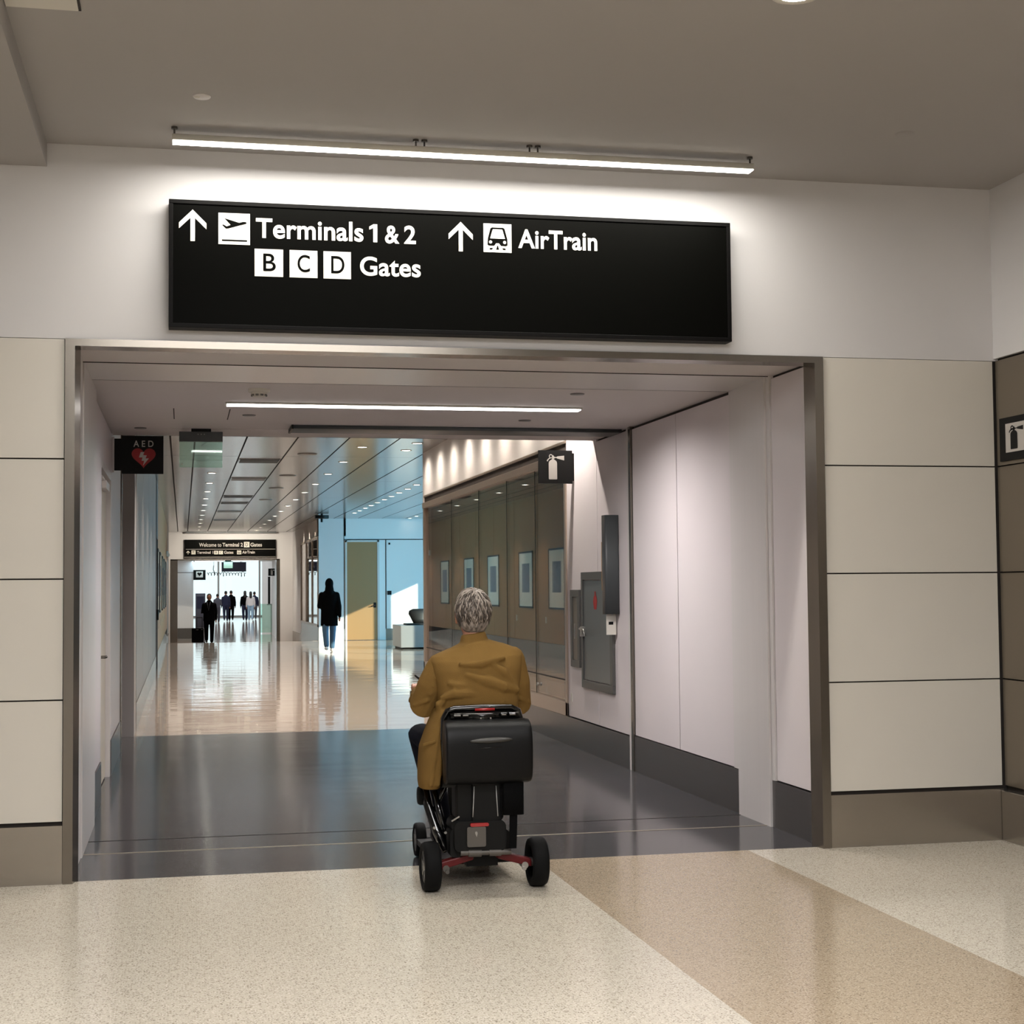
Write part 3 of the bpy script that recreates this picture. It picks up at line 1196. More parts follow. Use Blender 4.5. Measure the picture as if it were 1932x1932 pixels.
hp = thing('access_panel', 'pale ceiling access panel with a dark edge beside the dropped ceiling', 'access panel', (-.55, 6.0, ZC))
mb = MB()
mb.box(-.698, -.405, 5.6, 6.34, ZC - .006, ZC)
obj('panel_frame', mb, 'gap', hp)
mb = MB()
mb.box(-.695, -.415, 5.6, 6.325, ZC - .012, ZC - .005)
obj('panel_face', mb, 'white', hp)
dl = thing('downlight', 'glowing round recessed downlight at the edge of the hall ceiling', 'light', (2.385, 5.645, ZC))
mb = MB()
mb.lathe([(.07, -.001), (.085, -.006), (.10, -.004), (.10, 0)], (2.385, 5.645, ZC), seg=28)
obj('trim_ring', mb, 'white', dl)
mb = MB()
mb.lathe([(0.0, -.002), (.07, -.002)], (2.385, 5.645, ZC), seg=28)
obj('lens', mb, 'lens', dl)
spot('downlight_lamp', (2.385, 5.645, ZC - .02), 60, 2.2, .6, WARM)

# ------------------------------------------------------------------ passage ceiling fittings
sl = thing('linear_light', 'bright slot light recessed in the low passage ceiling', 'light', (1.57, 10.92, H))
mb = MB()
mb.rbox(.29, 2.86, 10.855, 10.985, H - .012, H, .004, 'x', 3)
obj('housing', mb, 'white', sl)
mb = MB()
mb.rbox(.30, 2.85, 10.865, 10.975, H - .02, H - .011, .004, 'x', 3)
obj('diffuser', mb, 'slotlight', sl)
area('slot_light_lamp', (1.80, 10.92, H - .022), 2.05,   .10, 95, (1.0, .95, .93), spread=math.radians(165))
sd = thing('smoke_detector', 'white round smoke detector on the passage ceiling, in front of the slot light', 'smoke detector', (.487, 10.15, H))
mb = MB()
mb.lathe([(0.0, -.022), (.068, -.022), (.072, -.012), (.072, 0)], (.487, 10.15, H), seg=32)
obj('base', mb, 'white', sd)
mb = MB()
mb.lathe([(0.0, -.052), (.034, -.052), (.046, -.046), (.052, -.034), (.055, -.02)], (.487, 10.15, H), seg=32)
hd_ = obj('sensor_head', mb, 'white', sd)
mb = MB()
for k in range(10):
    a = 2 * PI * k / 10
    for z in (-.037, -.044):
        mb.obox((.487 + .0505 * math.cos(a), 10.15 + .0505 * math.sin(a), H + z), .004, .02, .0035, (0, 0, a))
obj('vent_slot', mb, 'black', hd_)
for (x, y, lab) in ((.485, 11.66, 'flat disc on the passage ceiling past the slot light, near the green glass sign'),
                    (2.625, 11.75, 'flat round disc on the passage ceiling just past the slot light, near its far end'),
                    (-.335, 12.69, 'flat round disc on the passage ceiling above the AED sign'),
                    (3.30, 12.80, 'flat round disc on the passage ceiling above the wall extinguisher sign'),
                    (2.62, 10.08, 'thin round disc on the passage ceiling in front of the slot light')):
    mb = MB()
    mb.lathe([(0.0, -.008), (.045, -.008), (.05, -.003), (.05, 0)], (x, y, H), seg=24)
    tag(obj('sprinkler_cover', mb, 'greywall'), lab, 'sprinkler cover', 'discs on the passage ceiling')
br = thing('track_housing', 'long dark grey housing under the passage ceiling edge', 'track housing', (2.2, 12.45, H))
mb = MB()
mb.rbox(.86, 3.575, 12.30, 12.66, H - .031, H - .001, .006, 'x', 3)
obj('channel', mb, 'charcoal', br)
mb = MB()
mb.box(.845, .86, 12.29, 12.67, H - .034, H - .001)
obj('end_cap', mb, 'black', br)

# ------------------------------------------------------------------ hanging glass exit sign
ex = thing('exit_sign', 'edge-lit green glass sign hung from a grey box under the passage ceiling', 'sign', (.14, 12.75, H))
mb = MB()
mb.box(.066, .223, 12.70, 12.80, 2.787, H)
obj('canopy', mb, 'black', ex)
mb = MB()
mb.box(-.031, .317, 12.72, 12.78, 2.710, 2.790)
hx = obj('housing', mb, 'charcoal', ex, bevel=.003)
mb = MB()
for x in (.12, .145, .17):
    mb.cyl((x, 12.718, 2.768), (x, 12.722, 2.768), .0035, seg=10)
obj('screw', mb, 'alloy', hx)
mb = MB()
mb.obox((.143, 12.75, 2.605), .345, .008, .212, (0, 0, math.radians(3.4)))
gp = obj('glass_plate', mb, 'exitglass', ex, bevel=.002)
mb = MB()
mb.cyl((-.008, 12.742, 2.525), (-.008, 12.738, 2.525), .010, seg=14)
obj('stud', mb, 'white', gp)

# ------------------------------------------------------------------ blade signs


def heart_pts(cx, z0, z1, hw, n=40):
    P = []
    for k in range(n):
        t = 2 * PI * k / n
        x = 16 * math.sin(t) ** 3
        y = 13 * math.cos(t) - 5 * math.cos(2 * t) - 2 * math.cos(3 * t) - math.cos(4 * t)
        P.append((x / 16, (y + 17) / 29.0))
    mx = max(p[1] for p in P)
    return [(cx + a * hw, z0 + b / mx * (z1 - z0)) for a, b in P]


def extinguisher(mb, x0, x1, z0, z1, y):
    """cylinder, hose horn and handle as in the photographed pictogram"""
    w, h = x1 - x0, z1 - z0
    q = lambda a, b: (x0 + a * w, z0 + b * h)
    body = [q(.11, .02), q(.14, 0), q(.55, 0), q(.58, .02), q(.58, .64), q(.56, .71), q(.50, .76), q(.41, .80), q(.40, .84), q(.30, .84), q(.28, .80), q(.19, .76), q(.13, .71), q(.11, .64)]
    mb.poly(body, y)
    mb.poly([q(.30, .83), q(.43, .83), q(.44, .86), q(.55, .865), q(.58, .84), q(.98, .765), q(.98, .955), q(.60, .925), q(.56, .90), q(.44, .90), q(.36, .98), q(.31, .90)], y)
    stroke([q(.03, .73), q(.07, .79), q(.14, .84), q(.24, .865), q(.33, .865)], .055 * w, y, mb)
    a = [q(.235 + .085 * math.cos(t), .93 + .065 * math.sin(t)) for t in [2 * PI * k / 18 for k in range(19)]]
    stroke(a, .045 * w, y, mb)
    return mb


ae = thing('blade_sign', 'black AED sign with a red heart and lightning bolt, fixed to the passage wall', 'sign', (-.55, 13.2, 2.63))
mb = MB()
mb.box(-.500, -.160, 13.20, 13.225, 2.478, 2.797)
mb.box(-.56, -.500, 13.20, 13.225, 2.505, 2.772)
obj('sign_face', mb, 'black', ae)
mb = MB()
mb.box(-.575, -.56, 13.19, 13.235, 2.49, 2.785)
obj('bracket', mb, 'satin', ae)
obj('lettering', text_mb('A E D', -.405, -.242, 2.704, 2.757, 13.1985, .012), 'signgrey', ae)
mb = MB()
mb.poly(heart_pts(-.322, 2.521, 2.692, .098), 13.1985)
ht = obj('heart_symbol', mb, 'red', ae)
mb = MB()
bolt = [(-.346, 2.66), (-.316, 2.661), (-.326, 2.635), (-.296, 2.633), (-.306, 2.607), (-.279, 2.608), (-.327, 2.546), (-.318, 2.587), (-.339, 2.587), (-.331, 2.615), (-.36, 2.615)]
mb.poly(list(reversed(bolt)), 13.1975)
obj('bolt_symbol', mb, 'signgrey', ht)

fe = thing('blade_sign', 'black sign with a white fire extinguisher, jutting from the wall above the grey cabinet', 'sign', (3.6, 14.0, 2.63))
mb = MB()
mb.box(3.258, 3.583, 14.0, 14.025, 2.472, 2.784)
mb.box(3.583, 3.60, 14.0, 14.025, 2.498, 2.758)
obj('sign_face', mb, 'black', fe)
obj('extinguisher_symbol', extinguisher(MB(), 3.335, 3.507, 2.511, 2.745, 13.9985), 'signgrey', fe)

fw = thing('wall_sign', 'black and white fire extinguisher sign on the taupe side wall', 'sign', (XC, 8.1, 2.34))
mb = MB()
mb.box(XC - .004, XC + .008, 7.86, 8.235, 2.215, 2.468)
obj('sign_face', mb, 'black', fw)
mb = MB()
mb.box(XC - .0055, XC - .003, 7.92, 8.165, 2.262, 2.430)
obj('sign_field', mb, 'signgrey', fw)
mbx = extinguisher(MB(), -.075, .095, 2.277, 2.412, 0)
mb = MB()
mb.add([(XC - .007, 8.055 - p[0] * .95, p[2]) for p in mbx.v], mbx.f)
obj('extinguisher_symbol', mb, 'black', fw)

# ------------------------------------------------------------------ fire cabinets and boxes on the passage wall
cb = thing('fire_cabinet', 'wide grey metal fire cabinet with a lever, set in the passage wall', 'cabinet', (3.6, 13.18, .6))
mb = MB()
mb.box(3.575, 3.60, 12.66, 13.71, .585, .655)
mb.box(3.575, 3.60, 12.66, 13.71, 1.565, 1.635)
mb.box(3.575, 3.60, 12.66, 12.75, .655, 1.565)
mb.box(3.575, 3.60, 13.66, 13.71, .655, 1.565)
obj('cabinet_frame', mb, 'cabframe', cb, bevel=.003)
mb = MB()
mb.box(3.585, 3.598, 12.758, 13.652, .663, 1.557)
dr = obj('door', mb, 'cabinet', cb)
mb = MB()
mb.box(3.55, 3.585, 13.60, 13.66, 1.05, 1.14)
mb.tube([(3.565, 13.63, 1.12), (3.54, 13.63, 1.12), (3.54, 13.50, 1.115), (3.545, 13.47, 1.06)], .010)
obj('lever', mb, 'alloy', dr)
mb = MB()
mb.add([(3.5835, y, z) for y, z in ((13.28, 1.42), (13.20, 1.42), (13.17, 1.37), (13.20, 1.30), (13.28, 1.30), (13.31, 1.37))], [(0, 1, 2, 3, 4, 5)])
mb.add([(3.5835, y, z) for y, z in ((13.26, 1.46), (13.22, 1.46), (13.22, 1.42), (13.26, 1.42))], [(0, 1, 2, 3)])
obj('decal', mb, 'red', dr, label='faded red emblem')
cb2 = thing('fire_cabinet', 'narrow tall grey cabinet beside the wide fire cabinet', 'cabinet', (3.6, 13.96, .75))
mb = MB()
mb.box(3.578, 3.60, 13.80, 14.13, .755, .82)
mb.box(3.578, 3.60, 13.80, 14.13, 1.41, 1.475)
mb.box(3.578, 3.60, 13.80, 13.87, .82, 1.41)
mb.box(3.578, 3.60, 14.06, 14.13, .82, 1.41)
obj('cabinet_frame', mb, 'cabframe', cb2, bevel=.003)
mb = MB()
mb.box(3.586, 3.598, 13.875, 14.055, .825, 1.405)
dr = obj('door', mb, 'taupe', cb2)
mb = MB()
mb.box(3.575, 3.586, 13.96, 13.975, 1.02, 1.16)
obj('handle', mb, 'alloy', dr)
bx = thing('door_holder_box', 'tall slim charcoal box on the wall next to the wide fire cabinet', 'wall box', (3.57, 12.55, 1.2))
mb = MB()
mb.rbox(3.475, 3.600, 12.50, 12.62, 1.27, 2.105, .02, 'z', 4)
obj('housing', mb, 'charcoal', bx)
mb = MB()
mb.box(3.478, 3.60, 12.62, 12.632, 1.47, 1.88)
obj('warning_strip', mb, 'ochre', bx, label='yellow warning label')
tg = thing('hang_tag', 'small white tag below the charcoal wall box', 'tag', (3.58, 12.57, 1.12))
mb = MB()
mb.box(3.50, 3.585, 12.575, 12.580, 1.095, 1.27)
obj('card', mb, 'white', tg)
mb = MB()
mb.box(3.52, 3.56, 12.5735, 12.575, 1.18, 1.205)
obj('printing', mb, 'black', tg)
mb = MB()
mb.box(3.594, 3.60, 14.155, 14.195, .42, .50)
tag(obj('wall_outlet', mb, 'white'), 'small white outlet low on the passage wall by the glass case', 'outlet')

# ------------------------------------------------------------------ corridor ceiling fittings


def downlight(name_label, x, y, power, first=[None], group=None, r=.062):
    if first[0] is None:
        o = thing('downlight', name_label, 'light', (x, y, ZF), group)
        mb = MB()
        mb.lathe([(r, -.002), (r + .012, -.008), (r + .024, -.004), (r + .024, 0)], (x, y, ZF), seg=20)
        obj('trim_ring', mb, 'white', o)
        mb = MB()
        mb.lathe([(0.0, -.004), (r, -.004)], (x, y, ZF), seg=20)
        obj('lens', mb, 'lens', o)
        first[0] = o
    else:
        dup(first[0], (x, y, ZF), name_label, group)
    if power:
        spot('downlight_lamp', (x, y, ZF - .03), power, 1.7, .7, (1.0, .92, .82))


ORD = ['first', 'second', 'third', 'fourth', 'fifth', 'sixth', 'seventh', 'eighth', 'ninth', 'tenth', 'eleventh', 'twelfth', 'thirteenth']
for k in range(13):
    downlight('%s ceiling downlight from the passage in the long middle row of the corridor' % ORD[k], 2.56 - .004 * k, 22.35 + 2.66 * k, 300 if k < 4 else 150, group='middle row of corridor downlights')
for k in range(11):
    downlight('%s visible ceiling downlight from the passage in the row over the picture wall' % ORD[k], .50 + .003 * k, 27.6 + 2.6 * k, 130, group='downlights over the picture wall')
for k in range(4):  # unseen extra lamps without fixtures, carrying the row nearer
    spot('downlight_lamp', (.5, 17.2 + 2.6 * k, ZF - .03), 300, 1.8, .7, (1.0, .92, .82))
for k in range(2):  # likewise extra lamps only, out of view and without fixtures
    spot('downlight_lamp', (2.56, 17.0 + 2.66 * k, ZF - .03), 300, 1.8, .7, (1.0, .92, .82))
for k in range(10):
    downlight('%s visible ceiling downlight from the glass case in the lobby row' % ORD[k], 4.57, 30.4 + 1.27 * k, 0, group='lobby row of downlights')
for k, (x, y) in enumerate(((6.54, 43.6), (6.54, 44.9))):
    downlight(['lobby downlight near the lobby end wall, nearer of two', 'lobby downlight close to the lobby end wall, farther of two'][k], x, y, 0, group='lobby wall downlights')
# wall washers over the case
for k in range(8):
    y = 14.9 + 1.13 * k
    downlight('%s small downlight along the glass display case, counted from the passage' % ORD[k], 3.27, y, 0, group='downlights over the glass case')
    spot('washer_lamp', (3.27, y, ZF - .03), 40, 2.7, 1.0, (1.0, .84, .70), (.05, 0, -1))
for k in range(3):
    spot('washer_lamp', (XR2 - .25, 46.3 + 2.2 * k, ZF - .03), 30, 1.2, .35, (1.0, .84, .66), (.15, 0, -1))
# spot just past the low ceiling that lights the cabinet wall
downlight('ceiling downlight just past the low passage ceiling by the cabinet wall', 3.25, 13.85, 0)
spot('cabinet_wall_lamp', (3.22, 13.85, ZF - .03), 250, 2.0, .5, (1.0, .92, .83))
# black slots
for k, (y, lab) in enumerate(((24.9, 'wide black slot vent in the corridor ceiling, nearest to the passage'), (29.0, 'slot vent in the corridor ceiling, second from the passage'),
                              (34.5, 'slot vent in the corridor ceiling, third from the passage'), (37.0, 'slot vent in the corridor ceiling, fourth from the passage'),
                              (41.0, 'slot vent in the corridor ceiling, fifth from the passage'), (46.0, 'slot vent in the corridor ceiling, sixth from the passage'))):
    v_ = thing('slot_vent', lab, 'ceiling vent', (1.19, y, ZF), 'slot vents in the corridor ceiling')
    mb = MB()
    mb.box(.87, 1.515, y - .33, y + .33, ZF - .012, ZF)
    obj('vent_frame', mb, 'metalceil', v_)
    mb = MB()
    mb.box(.885, 1.50, y - .31, y + .31, ZF - .016, ZF - .011)
    obj('vent_opening', mb, 'black' if k in (0, 2, 3) else 'greyplate', v_)
for k, y in enumerate((23.6, 28.1, 31.6, 35.7)):
    mb = MB()
    mb.lathe([(0.0, -.012), (.14, -.012), (.155, -.004), (.155, 0)], (1.86, y, ZF), seg=24)
    tag(obj('ceiling_speaker', mb, 'greywall'), '%s round grey ceiling speaker from the passage, beside the slot vents' % ORD[k], 'speaker', 'round ceiling speakers')
cm = thing('ceiling_camera', 'black camera on a stem below the corridor ceiling by the lobby', 'camera', (3.75, 42.6, ZF))
mb = MB()
mb.cyl((3.75, 42.6, ZF), (3.75, 42.6, ZF - .22), .03)
obj('stem', mb, 'black', cm)
mb = MB()
mb.rbox(3.57, 3.93, 42.45, 42.75, ZF - .12, ZF - .03, .02, 'x', 3)
obj('housing', mb, 'black', cm)

# ------------------------------------------------------------------ framed prints on the tan panelling
for k, y in enumerate((31.6, 34.6, 38.4, 41.8, 45.8)):
    pf = thing('framed_print', '%s framed print from the passage on the tan panelled wall' % ORD[k], 'picture', (XLW, y, 1.7), 'framed prints on the panelled wall')
    mb = MB()
    z0, z1, y0, y1 = 1.03, 2.33, y - .72, y + .72
    for a in ((y0, y1, z0, z0 + .04), (y0, y1, z1 - .04, z1), (y0, y0 + .04, z0, z1), (y1 - .04, y1, z0, z1)):
        mb.box(XLW, XLW + .022, a[0], a[1], a[2], a[3])
    obj('frame', mb, 'charcoal', pf)
    mb = MB()
    mb.box(XLW, XLW + .012, y0 + .04, y1 - .04, z0 + .04, z1 - .04)
    obj('mount', mb, 'mount', pf)
    mb = MB()
    mb.box(XLW + .010, XLW + .015, y - .38, y + .38, z0 + .36, z1 - .28)
    obj('print', mb, 'art', pf)
    mb = MB()
    mb.box(XLW, XLW + .008, y + 1.0, y + 1.09, .72, .86)
    if y < 45:
        tag(obj('light_switch', mb, 'white'), 'white switch plate low on the panelling past the %s framed print' % ORD[k], 'switch', 'switch plates on the panelled wall')
mb = MB()
mb.box(XLW, XLW + .07, 48.6, 48.75, 2.55, 2.72)
mb.ell((XLW + .07, 48.67, 2.6), .03, .05, .05, 12, 8)
tag(obj('wall_strobe', mb, 'white'), 'small white alarm box high on the corridor wall by the far end', 'alarm')

# ------------------------------------------------------------------ lobby bench and dark seat
bn = thing('stone_bench', 'pale stone bench block in the sunny lobby', 'bench', (7, 38, 0))
mb = MB()
mb.box(5.275, 9.0, 37.9, 39.4, .04, .585)
obj('body', mb, 'stone', bn, bevel=.01)
mb = MB()
mb.box(5.33, 8.95, 37.96, 39.35, 0, .04)
obj('plinth', mb, 'black', bn)
ct = thing('lounge_seat', 'rounded black seat resting on the pale stone bench', 'seat', (5.85, 38.5, .585))
mb = MB()
mb.box(5.48, 6.3, 38.2, 38.9, .585, .625)
obj('seat', mb, 'leather', ct, bevel=.015)
mb = MB()
mb.loft([(5.88, 38.66, .61, .17, .07), (5.86, 38.70, .74, .21, .09), (5.85, 38.74, .86, .26, .10), (5.85, 38.76, .94, .24, .09), (5.86, 38.77, .985, .15, .06)], 28, 2.2)
obj('backrest', mb, 'leather', ct)
mb = MB()
mb.box(5.90, 6.02, YB - .02, YB, 1.32, 1.44)
mb.box(5.94, 5.99, YB - .02, YB, 2.80, 2.86)
tag(obj('card_reader', mb, 'black'), 'small dark reader plates on the lobby end wall beside the ochre door', 'card reader')

# ------------------------------------------------------------------ sign over the far opening
fs = thing('overhead_sign', 'long black sign reading Welcome to Terminal 2 D Gates, on the far end wall', 'sign', (1.67, YN, 2.65))
FY = YN - .12
mb = MB()
mb.box(.06, 3.276, FY, YN, 2.69, 3.305)
obj('sign_face', mb, 'signblack', fs)
mb = MB()
mb.box(.06, 3.276, FY - .004, YN, 2.66, 2.70)
obj('sign_frame', mb, 'greyplate', fs)
FF = FY - .003
mb = MB()
mb.poly([(.10, 2.955), (3.257, 2.955), (3.257, 2.968), (.10, 2.968)], FF)
obj('divider_line', mb, 'signgrey', fs)
for s_, x0, x1, z0, z1, b_ in (('Welcome to', .568, 1.346, 3.05, 3.185, .01), ('Terminal 2', 1.384, 2.10, 3.05, 3.19, .025), ('Gates', 2.371, 2.779, 3.05, 3.188, .025),
                               ('Terminal 1', .492, 1.058, 2.80, 2.90, .02), ('Gates', 1.442, 1.767, 2.795, 2.905, .02), ('AirTrain', 2.08, 2.526, 2.80, 2.905, .02)):
    obj('lettering', text_mb(s_, x0, x1, z0, z1, FF, b_), 'signgrey', fs)
for ch, x0, x1, z0, z1 in (('D', 2.14, 2.336, 3.025, 3.222), ('B', 1.092, 1.231, 2.779, 2.907), ('C', 1.259, 1.40, 2.779, 2.907)):
    t_ = tile(x0, x1, z0, z1, FF, fs, 'gate_tile')
    w = x1 - x0
    obj('letter', text_mb(ch, x0 + w * .28, x1 - w * .27, z0 + w * .2, z1 - w * .18, FF - .003, .0), 'signblack', t_)
arrow(.184, 2.91, 2.783, .062, .02, FF, fs)
t_ = tile(.301, .444, 2.778, 2.919, FF, fs)
plane_symbol(.301, .444, 2.778, 2.919, FF - .003, t_)
t_ = tile(1.896, 2.045, 2.776, 2.914, FF, fs)
train_symbol(1.896, 2.045, 2.776, 2.914, FF - .003, t_)
spot('end_wall_fill', (1.0, YN - 2.6, ZF - .05), 230, 2.2, .8, (1.0, .90, .74), (0, 1.5, -1))  # both spots are added without fixtures, to brighten the end wall
spot('end_wall_fill', (2.4, YN - 2.6, ZF - .05), 230, 2.2, .8, (1.0, .90, .74), (0, 1.5, -1))

fl_ = thing('linear_light', 'bright slot light just inside the far opening, under the welcome sign', 'light', (1.6, 61, 2.66))
mb = MB()
mb.rbox(.45, 2.9, 60.9, 61.1, 2.64, 2.66, .004, 'x', 3)
obj('housing', mb, 'white', fl_)
mb = MB()
mb.box(.46, 2.89, 60.91, 61.09, 2.632, 2.641)
obj('diffuser', mb, 'slotlight', fl_)
area('far_slot_lamp', (1.65, 60.2, 2.63), 2.6, .6, 35, (0.62, .86, 1.0))
# signs and screens inside the far opening
fa = thing('blade_sign', 'small far black sign with a white heart tile by the pale pier', 'sign', (.41, 60.3, 1.9))
mb = MB()
mb.box(.40, .86, 60.46, 60.485, 1.90, 2.285)
obj('sign_face', mb, 'black', fa)
t_ = tile(.50, .76, 2.0, 2.23, 60.455, fa, 'sign_field')
mb = MB()
mb.poly(heart_pts(.63, 2.04, 2.19, .085), 60.45)
obj('heart_symbol', mb, 'black', t_)
fx = thing('blade_sign', 'small far black extinguisher sign by the jamb of the far opening', 'sign', (3.5, 60, 2.0))
mb = MB()
mb.box(3.222, 3.56, 60.0, 60.025, 2.035, 2.318)
obj('sign_face', mb, 'black', fx)
obj('extinguisher_symbol', extinguisher(MB(), 3.30, 3.46, 2.07, 2.28, 59.995), 'signgrey', fx)
mb = MB()
mb.box(3.56, 3.9, 59.5, 63.5, ZD, 2.66)
mb.box(3.44, 3.9, YN + .26, 59.5, ZD, 2.66)
struct('wall_far_return', mb, 'bluewall')
fg = thing('exit_sign', 'glowing green exit sign hung inside the far opening', 'sign', (1.70, 60, 2.6))
mb = MB()
mb.box(1.58, 1.82, 59.98, 60.06, 2.60, 2.66)
obj('canopy', mb, 'black', fg)
mb = MB()
mb.box(1.535, 1.87, 60.0, 60.03, 2.34, 2.60)
obj('lit_panel', mb, 'greenlit', fg)
mb = MB()
mb.box(1.525, 1.88, 59.99, 60.04, 2.585, 2.61)
obj('housing', mb, 'black', fg)
fd = thing('display_screen', 'dark wide display screen hung inside the bright far hall', 'screen', (2.0, 66, 2.6))
mb = MB()
mb.box(1.60, 2.62, 66.0, 66.1, 2.28, 2.68)
obj('screen_face', mb, 'screen', fd)
mb = MB()
mb.cyl((1.8, 66.05, 2.68), (1.8, 66.05, 5), .02)
mb.cyl((2.4, 66.05, 2.68), (2.4, 66.05, 5), .02)
obj('hanger', mb, 'alloy', fd)
hs = thing('hanging_script', 'dark cut-out script seen in reverse, hung in the bright far hall', 'hanging sign', (1.8, 70, 2.2))
mb = MB()
rr = random.Random(3)
pts = []
n_ = 150
for k in range(n_):
    u = k / (n_ - 1)
    ph = u * 2 * PI * 13
    amp = .045 + .035 * math.sin(u * 9.0) ** 2 + (.05 if 5 < (u * 13) % 6.5 < 6 else 0)
    pts.append((1.05 + 1.72 * u + .035 * math.sin(ph), 2.23 + amp * math.cos(ph) - .02 * u))
mb.tube([(a, 70, b) for a, b in pts], .014, seg=6)
mb.tube([(1.35, 70, 2.60), (1.33, 70, 2.42), (1.42, 70, 2.20)], .016, seg=6)
obj('script_strokes', mb, 'black', hs)
mb = MB()
mb.cyl((1.35, 70, 2.60), (1.35, 70, 5), .008, seg=6)
mb.cyl((2.6, 70, 2.28), (2.6, 70, 5), .008, seg=6)
obj('hanger', mb, 'alloy', hs)
mb = MB()
mb.cyl((4.05, 76, ZD), (4.05, 76, 5), .27, seg=28)
struct('column_far', mb, 'bluewall')
bk = thing('banner_stand', 'dark twin banner panels beside the round white column in the far hall', 'banner', (3.95, 71, ZD))
mb = MB()
mb.box(3.80, 3.90, 71, 71.03, .85, 2.1)
mb.box(4.0, 4.12, 71, 71.03, .85, 2.1)
obj('panel', mb, 'black', bk)
mb = MB()
mb.box(3.76, 4.14, 70.98, 71.05, .80, .86)
mb.cyl((3.95, 71.02, ZD), (3.95, 71.02, .8), .03)
obj('post', mb, 'alloy', bk)
gb = thing('glass_barrier', 'pale green glass barrier on the far hall floor', 'barrier', (3.4, 66, ZD))
mb = MB()
mb.box(3.2, 4.3, 66.0, 66.02, ZD + .04, ZD + 1.25)
obj('glass_panel', mb, 'exitglass', gb)
mb = MB()
mb.box(3.17, 3.22, 65.97, 66.05, ZD, ZD + 1.3)
mb.box(4.28, 4.33, 65.97, 66.05, ZD, ZD + 1.3)
obj('post', mb, 'alloy', gb)
kb = thing('kiosk', 'pale grey kiosk at the side of the bright far hall', 'kiosk', (.5, 72, ZD))
mb = MB()
mb.rbox(.62, 1.10, 78, 78.5, ZD, 1.35, .05, 'z', 4)
obj('body', mb, 'clothgrey', kb)
mb = MB()
mb.box(.68, 1.04, 77.985, 78.0, .6, 1.2)
obj('screen_face', mb, 'screen', kb)
# PEOPLE_AND_SCOOTER
# ------------------------------------------------------------------ mobility scooter
X0 = 1.478
sc_ = thing('mobility_scooter', 'black folding mobility scooter with red axle arms, carrying the man in the mustard jacket', 'mobility scooter', (X0, 7.8, 0))


def wheel(x, y, r, w, outer, name='wheel'):
    """tyre with rounded shoulders, alloy hub with spokes on the outer side"""
    mb = MB()
    h = w / 2
    mb.lathe([(r * .66, -h * .8), (r * .80, -h), (r * .93, -h * .92), (r * .985, -h * .62), (r, -h * .2), (r, h * .2), (r * .985, h * .62), (r * .93, h * .92), (r * .80, h), (r * .66, h * .8), (r * .66, -h * .8)], (x, y, r), 'x', 40)
    w_ = obj(name, mb, 'rubber', sc_)
    mb = MB()
    mb.lathe([(0, -h * .5), (r * .62, -h * .5), (r * .67, -h * .3), (r * .67, h * .3), (r * .62, h * .5), (0, h * .5)], (x, y, r), 'x', 32)
    obj('rim', mb, 'gloss', w_)
    mb = MB()
    for k in range(6):
        a = 2 * PI * k / 6 + .3
        c, s_ = math.cos(a), math.sin(a)
        mb.obox((x + outer * h * .62, y + c * r * .38, r + s_ * r * .38), .012, r * .5, .014, (a, 0, 0))
    mb.lathe([(0, -.008), (r * .17, -.008), (r * .17, .008), (0, .008)], (x + outer * h * .66, y, r), 'x', 18)
    mb.lathe([(r * .58, -.004), (r * .66, -.004), (r * .66, .004), (r * .58, .004), (r * .58, -.004)], (x + outer * h * .66, y, r), 'x', 32)
    obj('spoke_hub', mb, 'alloy', w_, label='silver spoked hub')
    return w_


wheel(1.205, 7.635, .122, .086, -1)
wheel(1.748, 7.635, .122, .086, 1)
wheel(1.30, 8.62, .095, .06, -1, 'front_wheel')
wheel(1.655, 8.62, .095, .06, 1, 'front_wheel')
# red axle arms, one to each rear wheel
for sx in (-1, 1):
    mb = MB()
    xa, xb = X0 + sx * .06, X0 + sx * .235
    pts = [(xa, 7.60, .185), (xa, 7.66, .185), (xb, 7.66, .142), (xb, 7.60, .142)]
    lo = [(p[0], p[1], p[2] - (.035 if abs(p[0] - X0) < .1 else .040)) for p in pts]
    mb.add(pts + lo, [(0, 1, 2, 3), (7, 6, 5, 4), (0, 3, 7, 4), (3, 2, 6, 7), (2, 1, 5, 6), (1, 0, 4, 5)] if sx > 0 else [(3, 2, 1, 0), (4, 5, 6, 7), (4, 7, 3, 0), (7, 6, 2, 3), (6, 5, 1, 2), (5, 4, 0, 1)])
    arm = obj('axle_arm', mb, 'redmetal', sc_, bevel=.006)
    mb = MB()
    mb.cyl((X0 + sx * .20, 7.595, .112), (X0 + sx * .20, 7.665, .112), .017)
    mb.cyl((X0 + sx * .225, 7.635, .122), (X0 + sx * .245, 7.635, .122), .022)
    mb.cyl((X0 + sx * .195, 7.60, .098), (X0 + sx * .195, 7.585, .098), .010)
    obj('axle_bolt', mb, 'alloy' if sx > 0 else 'greyplate', arm)
mb = MB()
mb.cyl((1.345, 7.57, .192), (1.60, 7.57, .187), .014)
mb.cyl((1.385, 7.57, .19), (1.45, 7.57, .188), .019)
mb.cyl((1.49, 7.57, .188), (1.55, 7.57, .187), .018)
obj('axle_bar', mb, 'greyplate', sc_)
